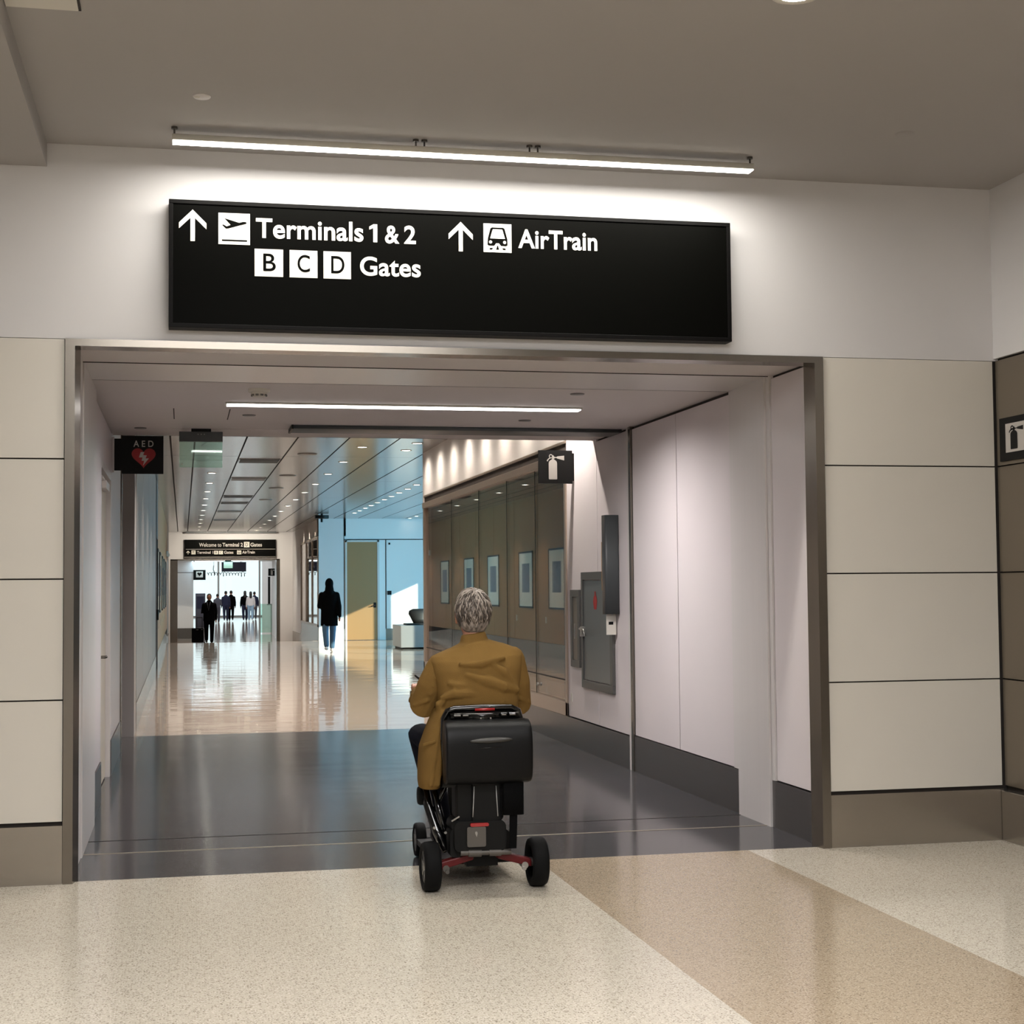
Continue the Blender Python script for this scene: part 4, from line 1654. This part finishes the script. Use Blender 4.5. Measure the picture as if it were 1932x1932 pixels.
# rear body: motor box, battery, column
mb = MB()
mb.rbox(1.315, 1.575, 7.56, 7.80, .195, .345, .03, 'y', 5)
mb.rbox(1.30, 1.36, 7.60, 7.86, .165, .30, .02, 'y', 4)
mb.rbox(1.56, 1.605, 7.62, 7.85, .185, .285, .015, 'y', 4)
obj('motor_box', mb, 'black', sc_)
mb = MB()
mb.rbox(1.376, 1.470, 7.545, 7.562, .222, .320, .008, 'y', 3)
mb.poly([(1.432, .272), (1.425, .290), (1.421, .298), (1.415, .290), (1.411, .282), (1.421, .262)], 7.5445)
pl_ = obj('mounting_plate', mb, 'greyplate', sc_)
mb = MB()
mb.poly([(1.428, .288), (1.423, .270), (1.415, .288)], 7.5435)
mb.cyl((1.421, 7.546, .292), (1.421, 7.542, .292), .006, seg=12)
obj('lock', mb, 'alloy', pl_)
mb = MB()
mb.rbox(1.392, 1.484, 7.540, 7.560, .322, .338, .006, 'y', 3)
obj('rear_reflector', mb, 'redlens', sc_, label='red reflector above the grey plate')
mb = MB()
mb.rbox(1.34, 1.57, 7.60, 7.78, .34, .56, .02, 'y', 4)
mb.rbox(1.41, 1.55, 7.575, 7.62, .33, .55, .015, 'y', 4)
obj('seat_post', mb, 'black', sc_)
mb = MB()
mb.tube([(1.417, 7.572, .515), (1.414, 7.571, .45), (1.409, 7.571, .365)], .0022, 6)
mb.tube([(1.528, 7.572, .515), (1.531, 7.571, .45), (1.536, 7.571, .365)], .0022, 6)
obj('piping', mb, 'piping', sc_, label='two thin reflective upright lines')
mb = MB()
mb.obox((1.325, 7.59, .357), .045, .006, .007, (0, -.5, 0))
obj('bracket', mb, 'alloy', sc_)
# rear bag and backrest
mb = MB()
n = 10
prof = [(7.485, .555), (7.478, .60), (7.475, .70), (7.480, .775), (7.500, .815), (7.535, .842), (7.585, .852), (7.62, .84), (7.62, .54), (7.58, .525), (7.52, .530)]
xs = [(1.262, .90), (1.268, .97), (1.285, 1.0), (1.40, 1.0), (1.55, 1.0), (1.675, 1.0), (1.695, .97), (1.702, .90)]
P, F = [], []
for (x, k) in xs:
    for (y, z) in prof:
        P.append((x, 7.56 + (y - 7.56) * k, .69 + (z - .69) * (k ** .7)))
m_ = len(prof)
for i in range(len(xs) - 1):
    for k in range(m_):
        F.append((i * m_ + k, (i + 1) * m_ + k, (i + 1) * m_ + (k + 1) % m_, i * m_ + (k + 1) % m_))
F += [tuple(range(m_)), tuple(reversed(range((len(xs) - 1) * m_, len(xs) * m_)))]
mb.add(P, F, 0, True)
bag = obj('seat_back_bag', mb, 'pad', sc_)
sb_ = bag.modifiers.new('s', 'SUBSURF')
sb_.levels = sb_.render_levels = 2
mb = MB()
mb.ell((1.487, 7.480, .750), .108, .022, .014, 24, 12, (0, -.025, 0))  # bulge whose paler colour stands for the bag's highlight
obj('highlight_bulge', mb, 'sheen', bag, label='paler bulge painted as a highlight')
mb = MB()
mb.tube([(1.42, 7.4735, .712), (1.48, 7.4725, .715), (1.54, 7.4735, .717)], .0018, 6)
obj('seam', mb, 'gloss', bag)
mb = MB()
mb.tube([(1.285, 7.64, .56), (1.276, 7.64, .75), (1.278, 7.635, .85), (1.295, 7.63, .885), (1.33, 7.63, .897), (1.48, 7.63, .900), (1.62, 7.63, .897), (1.655, 7.63, .88), (1.668, 7.635, .84), (1.672, 7.64, .56)], .017, 12)
bf = obj('backrest_frame', mb, 'gloss', sc_)
mb = MB()
mb.rbox(1.29, 1.66, 7.63, 7.68, .58, .885, .02, 'y', 4)
obj('backrest', mb, 'pad', sc_)
mb = MB()
mb.rbox(1.302, 1.648, 7.575, 7.635, .838, .878, .017, 'x', 5)
for xa, xb in ((1.318, 1.352), (1.362, 1.392), (1.556, 1.585), (1.598, 1.630)):
    mb.cyl((xa, 7.58, .866), (xb, 7.58, .866), .013, seg=14)
mb.rbox(1.41, 1.53, 7.568, 7.60, .842, .872, .008, 'x', 3)
hn = obj('handle_bar', mb, 'gloss', sc_)
for x in (1.452, 1.502):
    mb = MB()
    mb.cyl((x, 7.569, .852), (x, 7.562, .852), .004, seg=10)
    obj('chrome_screw', mb, 'alloy', hn)
for xa, xb in ((1.318, 1.350), (1.362, 1.388), (1.560, 1.58), (1.600, 1.628)):
    mb = MB()
    mb.box(xa, xb, 7.566, 7.568, .8655, .8695)
    obj('chrome_strip', mb, 'alloy', hn)
mb = MB()
mb.rbox(1.431, 1.531, 7.602, 7.624, .884, .898, .006, 'x', 3)
obj('rear_reflector', mb, 'redlens', sc_, label='red reflector on the backrest top')
# pouch and strap under the bag
mb = MB()
mb.rbox(1.555, 1.660, 7.52, 7.60, .375, .545, .012, 'z', 3)
mb.add([(1.575, 7.54, .39), (1.555, 7.56, .36), (1.545, 7.56, .36), (1.545, 7.56, .54), (1.575, 7.54, .54)], [(0, 1, 2, 3, 4)])
obj('side_pouch', mb, 'fabric', sc_)
mb = MB()
mb.add([(1.588, 7.53, .40), (1.628, 7.53, .40), (1.621, 7.53, .209), (1.584, 7.53, .209), (1.588, 7.536, .40), (1.628, 7.536, .40), (1.621, 7.536, .209), (1.584, 7.536, .209)],
       [(3, 2, 1, 0), (4, 5, 6, 7), (0, 1, 5, 4), (1, 2, 6, 5), (2, 3, 7, 6), (3, 0, 4, 7)])
obj('hanging_strap', mb, 'fabric', sc_)
# seat, side tubes, folded arm on the near side
mb = MB()
mb.rbox(1.275, 1.685, 7.66, 8.06, .50, .565, .03, 'x', 5)
obj('seat', mb, 'pad', sc_)
mb = MB()
mb.tube([(1.215, 7.86, .475), (1.225, 7.83, .40), (1.262, 7.78, .27), (1.30, 7.72, .18)], [.022, .024, .026, .02], 12)
mb.tube([(1.255, 7.80, .47), (1.275, 7.77, .37), (1.305, 7.74, .25)], .016, 10)
mb.tube([(1.30, 7.74, .50), (1.275, 7.80, .42), (1.235, 7.84, .31)], .012, 10)
obj('side_frame', mb, 'gloss', sc_)
mb = MB()
mb.lathe([(0, -.02), (.042, -.02), (.050, -.008), (.050, .012), (.040, .02), (0, .02)], (1.200, 7.88, .44), 'x', 24)
obj('roller_knob', mb, 'rubber', sc_)
mb = MB()
for k, (x, z) in enumerate(((1.235, .30), (1.345, .205), (1.36, .225), (1.292, .275))):
    mb.cyl((x, 7.70, z), (x, 7.69, z), .007, seg=10)
obj('frame_bolt', mb, 'alloy', sc_)
mb = MB()
mb.rbox(1.27, 1.69, 7.86, 8.52, .085, .115, .01, 'z', 3)
mb.box(1.40, 1.56, 7.70, 7.90, .10, .20)
obj('foot_deck', mb, 'black', sc_)
mb = MB()
mb.tube([(X0, 8.62, .095), (X0, 8.58, .30), (X0, 8.44, .85), (X0, 8.36, .985)], [.03, .028, .024, .022], 12)
mb.cyl((1.30, 8.62, .095), (1.655, 8.62, .095), .014)
tl = obj('tiller', mb, 'black', sc_)
mb = MB()
mb.tube([(1.225, 8.255, .965), (1.29, 8.30, .985), (1.40, 8.345, .99), (X0, 8.355, .99), (1.56, 8.345, .99), (1.665, 8.30, .985), (1.73, 8.255, .965)], .013, 10)
hbar = obj('handlebar', mb, 'black', tl)
mb = MB()
mb.tube([(1.298, 8.36, .990), (1.27, 8.36, 1.002), (1.238, 8.345, 1.028)], [.006, .007, .005], 8)
obj('brake_lever', mb, 'black', hbar)
mb = MB()
mb.rbox(1.39, 1.57, 8.33, 8.40, .97, 1.05, .02, 'y', 3)
obj('control_panel', mb, 'black', tl)

# ------------------------------------------------------------------ man on the scooter
man = thing('person', 'grey-haired man in a mustard jacket seen from behind, seated on the black scooter', 'person', (X0, 7.85, .56))
HX, HY, HZ = 1.484, 7.93, 1.357      # head centre
mb = MB()
mb.ell((HX, HY, HZ + .022), .078, .098, .105, 24, 16)
mb.ell((HX, HY + .03, HZ - .055), .058, .072, .075, 20, 12)
mb.cap([(HX, 7.90, 1.18), (HX, 7.915, 1.29)], [.058, .056])
mb.ell((HX, HY + .108, HZ - .005), .014, .022, .022, 10, 8)            # nose
mb.ell((HX, HY + .090, HZ - .062), .024, .014, .010, 10, 8)            # mouth
for s_ in (-1, 1):
    mb.ell((HX + s_ * .030, HY + .086, HZ + .020), .013, .010, .009, 10, 8)
    mb.ell((HX + s_ * .083, HY + .005, HZ - .005), .012, .022, .034, 12, 10, (0.15, 0, s_ * .35))
    mb.ell((HX + s_ * .084, HY + .012, HZ - .033), .009, .012, .012, 10, 8)
mb.loft([(X0, 7.82, .57, .17, .12), (X0, 7.80, .75, .165, .105), (X0, 7.80, .95, .175, .10), (X0, 7.82, 1.10, .19, .09), (X0, 7.86, 1.17, .10, .06)])


def arm_pts(s_):
    if s_ < 0:
        return [(X0 - .185, 7.83, 1.09), (X0 - .262, 7.87, .905), (X0 - .245, 8.12, .935), (X0 - .235, 8.215, .957)]
    return [(X0 + .19, 7.83, 1.09), (X0 + .225, 7.88, .905), (X0 + .235, 8.12, .935), (X0 + .235, 8.215, .957)]


def leg_pts(s_):
    if s_ < 0:
        return [(X0 - .10, 7.80, .63), (X0 - .17, 8.0, .69), (1.248, 8.17, .725), (1.325, 8.25, .44), (1.372, 8.28, .18)]
    return [(X0 + .10, 7.80, .63), (X0 + .15, 8.0, .67), (1.66, 8.20, .70), (1.62, 8.26, .42), (1.59, 8.28, .18)]


def hand(mb, s_, p):
    """palm behind the bar, four unequal fingers curled over it, thumb under"""
    x, y, z = p
    mb.ell((x, y + .012, z + .012), .042, .036, .016, 14, 10, (-.25, 0, 0))
    for k, ln in enumerate((.036, .042, .040, .032)):
        fx_ = x + s_ * (-.028 + .019 * k)
        mb.cap([(fx_, y + .030, z + .016), (fx_, y + .050, z + .024), (fx_, y + .050 + ln * .55, z + .010), (fx_, y + .044 + ln * .45, z - .012), (fx_, y + .044, z - .022)], [.0105, .010, .0095, .009, .008], 10)
    mb.cap([(x - s_ * .034, y + .004, z + .006), (x - s_ * .050, y + .030, z - .006), (x - s_ * .046, y + .052, z - .018)], [.012, .011, .009], 10)


for s_ in (-1, 1):
    a = arm_pts(s_)
    mb.cap(a, [.052, .044, .032, .027])
    hand(mb, s_, a[-1])
    lg = leg_pts(s_)
    mb.cap(lg, [.085, .075, .058, .048, .036])
    mb.cap([(lg[4][0], 8.26, .155), (lg[4][0], 8.38, .145)], [.032, .030])
fobj('body', mb, 'skin', man, .0055, 4)

# hair: cap plus combed locks
mb = MB()
mb.ell((HX, HY - .008, HZ + .030), .088, .106, .108, 28, 18)
mb.ell((HX, HY - .040, HZ - .030), .074, .062, .072, 24, 14)
me = fuse(mb, .006, 4)
me.materials.append(M['hair'])
bmv = [v.co.y for v in me.vertices]
hair = link('hair', me, man)
# the fringe line: drop the part in front of the face and below the nape
import bmesh
bm = bmesh.new()
bm.from_mesh(me)
kill = [v for v in bm.verts if (v.co.y > HY + .045 and v.co.z < HZ + .075) or (v.co.z < HZ - .088) or (abs(v.co.x - HX) > .060 and v.co.y > HY - .012 and v.co.z < HZ + .028)]
bmesh.ops.delete(bm, geom=kill, context='VERTS')
bm.to_mesh(me)
bm.free()
mb, mb_dark = MB(), MB()
rr = random.Random(11)
crown = Vector((HX + .012, HY - .035, HZ + .125))
for k in range(1150):
    th = rr.uniform(0, 2 * PI)
    ph = rr.uniform(-.55, 1.45)
    base = Vector((HX + .087 * math.cos(ph) * math.cos(th), HY - .010 + .105 * math.cos(ph) * math.sin(th), HZ + .030 + .107 * math.sin(ph)))
    if base.y > HY + .03 and base.z < HZ + .08:
        continue
    if base.z < HZ - .02 and base.y > HY - .02:
        continue
    if base.z < HZ - .02:
        base.x = HX + (base.x - HX) * .93
    nrm = Vector(((base.x - HX) / .087 ** 2, (base.y - HY + .01) / .105 ** 2, (base.z - HZ - .03) / .107 ** 2)).normalized()
    away = (base - crown)
    away = (away - nrm * away.dot(nrm))
    if away.length < 1e-4:
        continue
    away.normalize()
    swirl = nrm.cross(away) * rr.uniform(-.35, .75)
    dvec = (away + swirl).normalized()
    ln = rr.uniform(.034, .066)
    p0 = base - nrm * .002
    p1 = base + dvec * ln * .5 + nrm * rr.uniform(.001, .006)
    p2 = base + dvec * ln + nrm * rr.uniform(-.007, .001) + Vector((0, 0, -.10 * ln))
    (mb if rr.random() < .42 + .5 * math.sin(ph) * .5 else mb_dark).tube([p0, p1, p2], [rr.uniform(.0024, .0044), rr.uniform(.0020, .0038), .0005], 6)
obj('hair_locks', mb, 'hairpale', hair, label='pale grey locks')
obj('hair_locks', mb_dark, 'hairmid', hair, label='dark grey locks')
# shirt collar showing at the neck
# jacket
mb = MB()
mb.loft([(X0 - .01, 7.83, .60, .205, .135), (X0 - .005, 7.81, .70, .205, .135), (X0, 7.80, .82, .205, .130), (X0 + .004, 7.795, .92, .208, .130), (X0 + .004, 7.80, 1.0, .218, .128),
         (X0 + .002, 7.81, 1.07, .234, .122), (X0, 7.825, 1.115, .243, .110), (X0, 7.835, 1.142, .232, .092), (X0, 7.845, 1.163, .185, .078), (X0, 7.855, 1.185, .125, .070), (X0, 7.865, 1.205, .082, .066)], 40, 2.5)
mb.loft([(X0, 7.875, 1.19, .078, .070), (X0, 7.885, 1.235, .066, .066), (X0, 7.888, 1.25, .060, .060)], 24, 2.2)   # collar
YBk = 7.690
for pts, r in (([(1.275, 7.715, .945), (1.34, YBk, .968), (1.42, YBk - .002, .966), (1.52, YBk, .948)], .028),
               ([(1.40, YBk, 1.060), (1.50, YBk - .004, 1.022), (1.60, YBk - .002, .990), (1.68, 7.72, .972)], .028),
               ([(1.54, YBk + .006, 1.09), (1.60, YBk + .004, 1.05), (1.665, 7.715, .985)], .022),
               ([(1.37, YBk + .014, 1.108), (1.48, YBk + .006, 1.100), (1.61, YBk + .014, 1.112)], .022),
               ([(1.31, 7.705, 1.02), (1.36, YBk, 1.005), (1.44, YBk, 1.01)], .020),
               ([(1.30, 7.71, .945), (1.27, 7.72, .915), (1.262, 7.74, .86)], .024),
               ([(1.38, YBk, .935), (1.385, YBk, .90), (1.38, YBk, .86)], .020),
               ([(1.58, YBk, .955), (1.585, YBk, .92), (1.60, YBk, .87)], .022)):
    mb.tube(pts, [r * .45] + [r] * (len(pts) - 2) + [r * .45], 12)
# skirt of the jacket hanging over the side of the seat
mb.loft([(1.325, 7.79, .89, .070, .120), (1.288, 7.785, .80, .075, .125), (1.250, 7.78, .70, .074, .125), (1.232, 7.775, .60, .064, .120), (1.222, 7.77, .53, .056, .112), (1.222, 7.77, .492, .050, .100)], 32, 2.6)
for xa, xb in ((1.262, 1.212), (1.290, 1.248)):
    mb.tube([(xa, 7.665, .80), ((xa + xb) / 2 - .004, 7.655, .65), (xb, 7.660, .51)], [.006, .013, .012], 8)
jk = fobj('jacket', mb, 'jacket', man, .0062, 5)


def lift(me):
    # the far shoulder sits higher than the near one
    for v in me.vertices:
        t = max(0, min(1, (v.co.x - X0 + .05) / .2)) * max(0, min(1, (v.co.z - .95) / .16)) * max(0, min(1, (8.0 - v.co.y) / .1))
        v.co.z += .030 * t + .008 * max(0, min(1, (v.co.z - 1.0) / .1))


lift(jk.data)
for s_ in (-1, 1):
    a = [Vector(p) for p in arm_pts(s_)]
    sm = MB()
    sm.cap([a[0] + Vector((s_ * .002, 0, .004)), a[0].lerp(a[1], .5) + Vector((s_ * .012, -.008, 0)), a[1] + Vector((s_ * .006, 0, -.004)), a[1].lerp(a[2], .5), a[2] + Vector((0, .03, 0))], [.066, .070, .072, .060, .050])
    for t, r in ((.30, .012), (.52, .015), (.72, .014), (.92, .012)):
        c = a[0].lerp(a[1], t)
        sm.tube([c + Vector((-s_ * .062, -.040, .036)), c + Vector((s_ * .006, -.070, .008)), c + Vector((s_ * .070, -.030, -.018))], [.004, r, .005], 8)
    for t in (.25, .6):
        c = a[1].lerp(a[2], t)
        sm.tube([c + Vector((s_ * .058, -.01, .03)), c + Vector((s_ * .060, .02, -.01)), c + Vector((s_ * .03, .04, -.05))], [.004, .012, .005], 8)
    lift(fobj('sleeve', sm, 'jacket', jk, .0062, 3).data)
mb = MB()
mb.obox((1.206, 7.650, .728), .066, .010, .013, (0, -.22, 0))
obj('pocket_flap', mb, 'jacket', jk, bevel=.003)
mb = MB()
for s_ in (-1, 1):
    mb.cap(leg_pts(s_), [.10, .09, .076, .066, .060])
mb.ell((X0, 7.82, .62), .19, .14, .08)
fobj('trousers', mb, 'denim', man, .008, 5)
for s_ in (-1, 1):
    mb = MB()
    kn0 = leg_pts(s_)[4][0]
    mb.cap([(kn0, 8.24, .160), (kn0 + s_ * .01, 8.36, .152), (kn0 + s_ * .012, 8.44, .147)], [.042, .040, .030])
    fobj('shoe', mb, 'leather', man, .006, 4)
mb = MB()
p = arm_pts(-1)
mb.cyl((X0 - .247, 8.125, .936), (X0 - .243, 8.15, .942), .041, seg=24)
w_ = obj('wristwatch', mb, 'black', man)
mb = MB()
mb.rbox(X0 - .296, X0 - .284, 8.12, 8.155, .922, .957, .006, 'x', 3)
obj('dial', mb, 'gloss', w_)


# ------------------------------------------------------------------ walkers in the distance
def walker(label, x, y, z, h, face, stride, cols, coat=None, arms=((.1, 0), (.1, 0)), hood=False, longhair=False, bag=None, group=None):
    """standing or striding figure; face = +1 walks away, -1 walks towards us; arms = ((swing, bend) per side)"""
    o = thing('person', label, 'person', (x, y, z), group)
    k = h / 1.75
    W = lambda a, b, c: (x + a * k, y + face * b * k, z + c * k)
    skin, top, low, shoe, hairc = cols
    body, tp, lw = MB(), MB(), MB()
    body.ell(W(0, .01, 1.625), .074 * k, .092 * k, .115 * k, 16, 12)
    body.ell(W(0, .105, 1.61), .012 * k, .02 * k, .02 * k, 8, 6)
    for s_ in (-1, 1):
        body.ell(W(s_ * .078, .0, 1.61), .010 * k, .02 * k, .03 * k, 8, 6)
    body.cap([W(0, -.01, 1.42), W(0, 0, 1.55)], [.055 * k, .052 * k])
    body.cap([W(0, 0, .98), W(0, 0, 1.18), W(0, 0, 1.33)], [.11 * k, .10 * k, .085 * k])
    hem = coat or .90
    tw = 1.0 if coat is None else 1.12
    tp.loft([(x, y, z + hem * k, .185 * tw * k, .13 * tw * k), (x, y, z + 1.05 * k, .175 * tw * k, .125 * tw * k), (x, y, z + 1.25 * k, .195 * tw * k, .13 * tw * k), (x, y, z + 1.36 * k, .19 * tw * k, .115 * tw * k),
             (x, y, z + 1.42 * k, .15 * k, .095 * k), (x, y, z + 1.47 * k, .10 * k, .08 * k), (x, y, z + 1.52 * k, .07 * k, .065 * k)], 24, 2.1)
    for s_, (sw, bend) in zip((-1, 1), arms):
        sh = (s_ * .175, 0, 1.355)
        el = (s_ * .225, sw * .5, 1.08)
        wr = (s_ * (.235 - .14 * bend), sw + .22 * bend, .86 + .42 * bend)
        body.cap([W(*sh), W(*el), W(*wr)], [.045 * k, .038 * k, .028 * k])
        hd = (wr[0], wr[1] + .02, wr[2] - .06 * (1 - bend) + .05 * bend)
        body.ell(W(*hd), .03 * k, .025 * k, .048 * k, 10, 8)
        for j in range(4):
            body.cap([W(hd[0] - .018 + .012 * j, hd[1], hd[2] - .03 * (1 - 2 * bend)), W(hd[0] - .018 + .012 * j, hd[1] + .012, hd[2] - .085 * (1 - 2 * bend) * (1 - .08 * abs(j - 1.4)))], [.008 * k, .007 * k], 6)
        body.cap([W(hd[0] - s_ * .02, hd[1] + .02, hd[2]), W(hd[0] - s_ * .035, hd[1] + .045, hd[2] - .03)], [.009 * k, .008 * k], 6)
        tp.cap([W(*sh), W(*el), W(*wr)], [.068 * tw * k, .058 * tw * k, .046 * k])
    shoes = []
    for s_ in (-1, 1):
        st = stride * s_
        hip, knee, ank = (s_ * .09, 0, .92), (s_ * .095, st * .5 + .04, .50), (s_ * .085, st, .10 + (.05 if st < 0 and abs(st) > .05 else 0))
        body.cap([W(*hip), W(*knee), W(*ank)], [.08 * k, .055 * k, .035 * k])
        lw.cap([W(*hip), W(*knee), W(ank[0], ank[1], ank[2] + .02)], [.105 * k, .078 * k, .062 * k])
        sm = MB()
        sm.cap([W(ank[0], ank[1] - .04, ank[2] - .055), W(ank[0], ank[1] + .15, ank[2] - .062)], [.042 * k, .034 * k])
        shoes.append(sm)
    lw.ell(W(0, 0, .93), .17 * k, .125 * k, .11 * k)
    fobj('body', body, skin, o, .012 * k, 3)
    fobj('top', tp, top, o, .016 * k, 5)
    fobj('trousers', lw, low, o, .016 * k, 4)
    for sm in shoes:
        obj('shoe', sm, shoe, o)
    hm = MB()
    if hood:
        hm.ell(W(0, -.015, 1.625), .100 * k, .115 * k, .135 * k, 18, 12)
        hm.cap([W(0, -.03, 1.42), W(0, -.03, 1.53)], [.115 * k, .10 * k])
        fobj('hood', hm, top, o, .014 * k, 4)
    else:
        hm.ell(W(0, -.012, 1.655), .084 * k, .098 * k, .100 * k, 18, 12)
        if longhair:
            hm.cap([W(0, -.06, 1.60), W(0, -.085, 1.40)], [.085 * k, .075 * k])
        fobj('hair', hm, hairc, o, .012 * k, 3)
    return o


walker('hooded person in a long black coat and blue jeans walking away down the corridor', 3.43, 37.0, 0, 1.76, 1, .20, ('skin', 'clothblack', 'jeans', 'clothwhite', 'hairdark'), coat=.62, arms=((.10, .9), (-.12, 0)), hood=True)
wm = walker('person in black with a pale lanyard, pulling a small black suitcase towards the passage', .88, 53.4, ZD + .012, 1.72, -1, .16, ('skin', 'clothblack', 'clothblack', 'leather', 'hairdark'), arms=((-.10, .75), (-.22, 0)), coat=.80)
mb = MB()
mb.tube([(.80, 53.25, 1.12), (.86, 53.23, .82), (.92, 53.25, 1.12)], .012, 6)
obj('lanyard', mb, 'clothgrey', wm)
su = thing('suitcase', 'small black wheeled suitcase pulled by the person in black at the far opening', 'suitcase', (.55, 53.55, ZD))
mb = MB()
mb.rbox(.30, .70, 53.5, 53.75, ZD + .07, ZD + .56, .04, 'y', 4)
obj('body', mb, 'fabric', su)
mb = MB()
for x in (.47, .65):
    mb.cyl((x, 53.72, ZD + .56), (x, 53.72, ZD + .92), .010, seg=8)
mb.cyl((.46, 53.72, ZD + .92), (.66, 53.72, ZD + .92), .016, seg=10)
obj('pull_handle', mb, 'black', su)
for x in (.40, .72):
    mb = MB()
    mb.cyl((x - .02, 53.68, ZD + .045), (x + .02, 53.68, ZD + .045), .045, seg=16)
    obj('wheel', mb, 'rubber', su)
mb = MB()
mb.rbox(.44, .52, 53.49, 53.5, ZD + .50, ZD + .515, .004, 'x', 2)
mb.rbox(.60, .68, 53.49, 53.5, ZD + .50, ZD + .515, .004, 'x', 2)
obj('trim', mb, 'alloy', su)
zd = ZD + .002
walker('stooping person in grey walking ahead, beside the person with the suitcase', 1.95, 90, zd, 1.64, 1, .12, ('skin', 'clothgrey', 'clothgrey', 'leather', 'hairdark'), arms=((.1, .3), (.1, .5)))
walker('person in navy with dark trousers in the far hall, nearer the grey figure', 2.50, 93, zd, 1.80, 1, .14, ('skin', 'clothnavy', 'clothnavy', 'leather', 'hairdark'))
walker('person in black walking shoulder to shoulder with the navy figure', 2.82, 93.4, zd, 1.82, 1, -.14, ('skin', 'clothblack', 'clothblack', 'leather', 'hairdark'))
walker('dark-haired person in a dark top walking with the one in white', 3.62, 93, zd, 1.80, 1, .12, ('skin', 'clothblack', 'clothnavy', 'leather', 'hairdark'), longhair=True)
walker('person in a white top and pale blue jeans walking in the far hall', 3.93, 92.4, zd, 1.76, 1, -.10, ('skin', 'clothwhite', 'palejeans', 'clothwhite', 'hairdark'), longhair=True)
walker('person in navy far off in the hall, beyond the one in white', 4.40, 98, zd, 1.74, 1, .10, ('skin', 'clothnavy', 'clothgrey', 'leather', 'hairdark'))
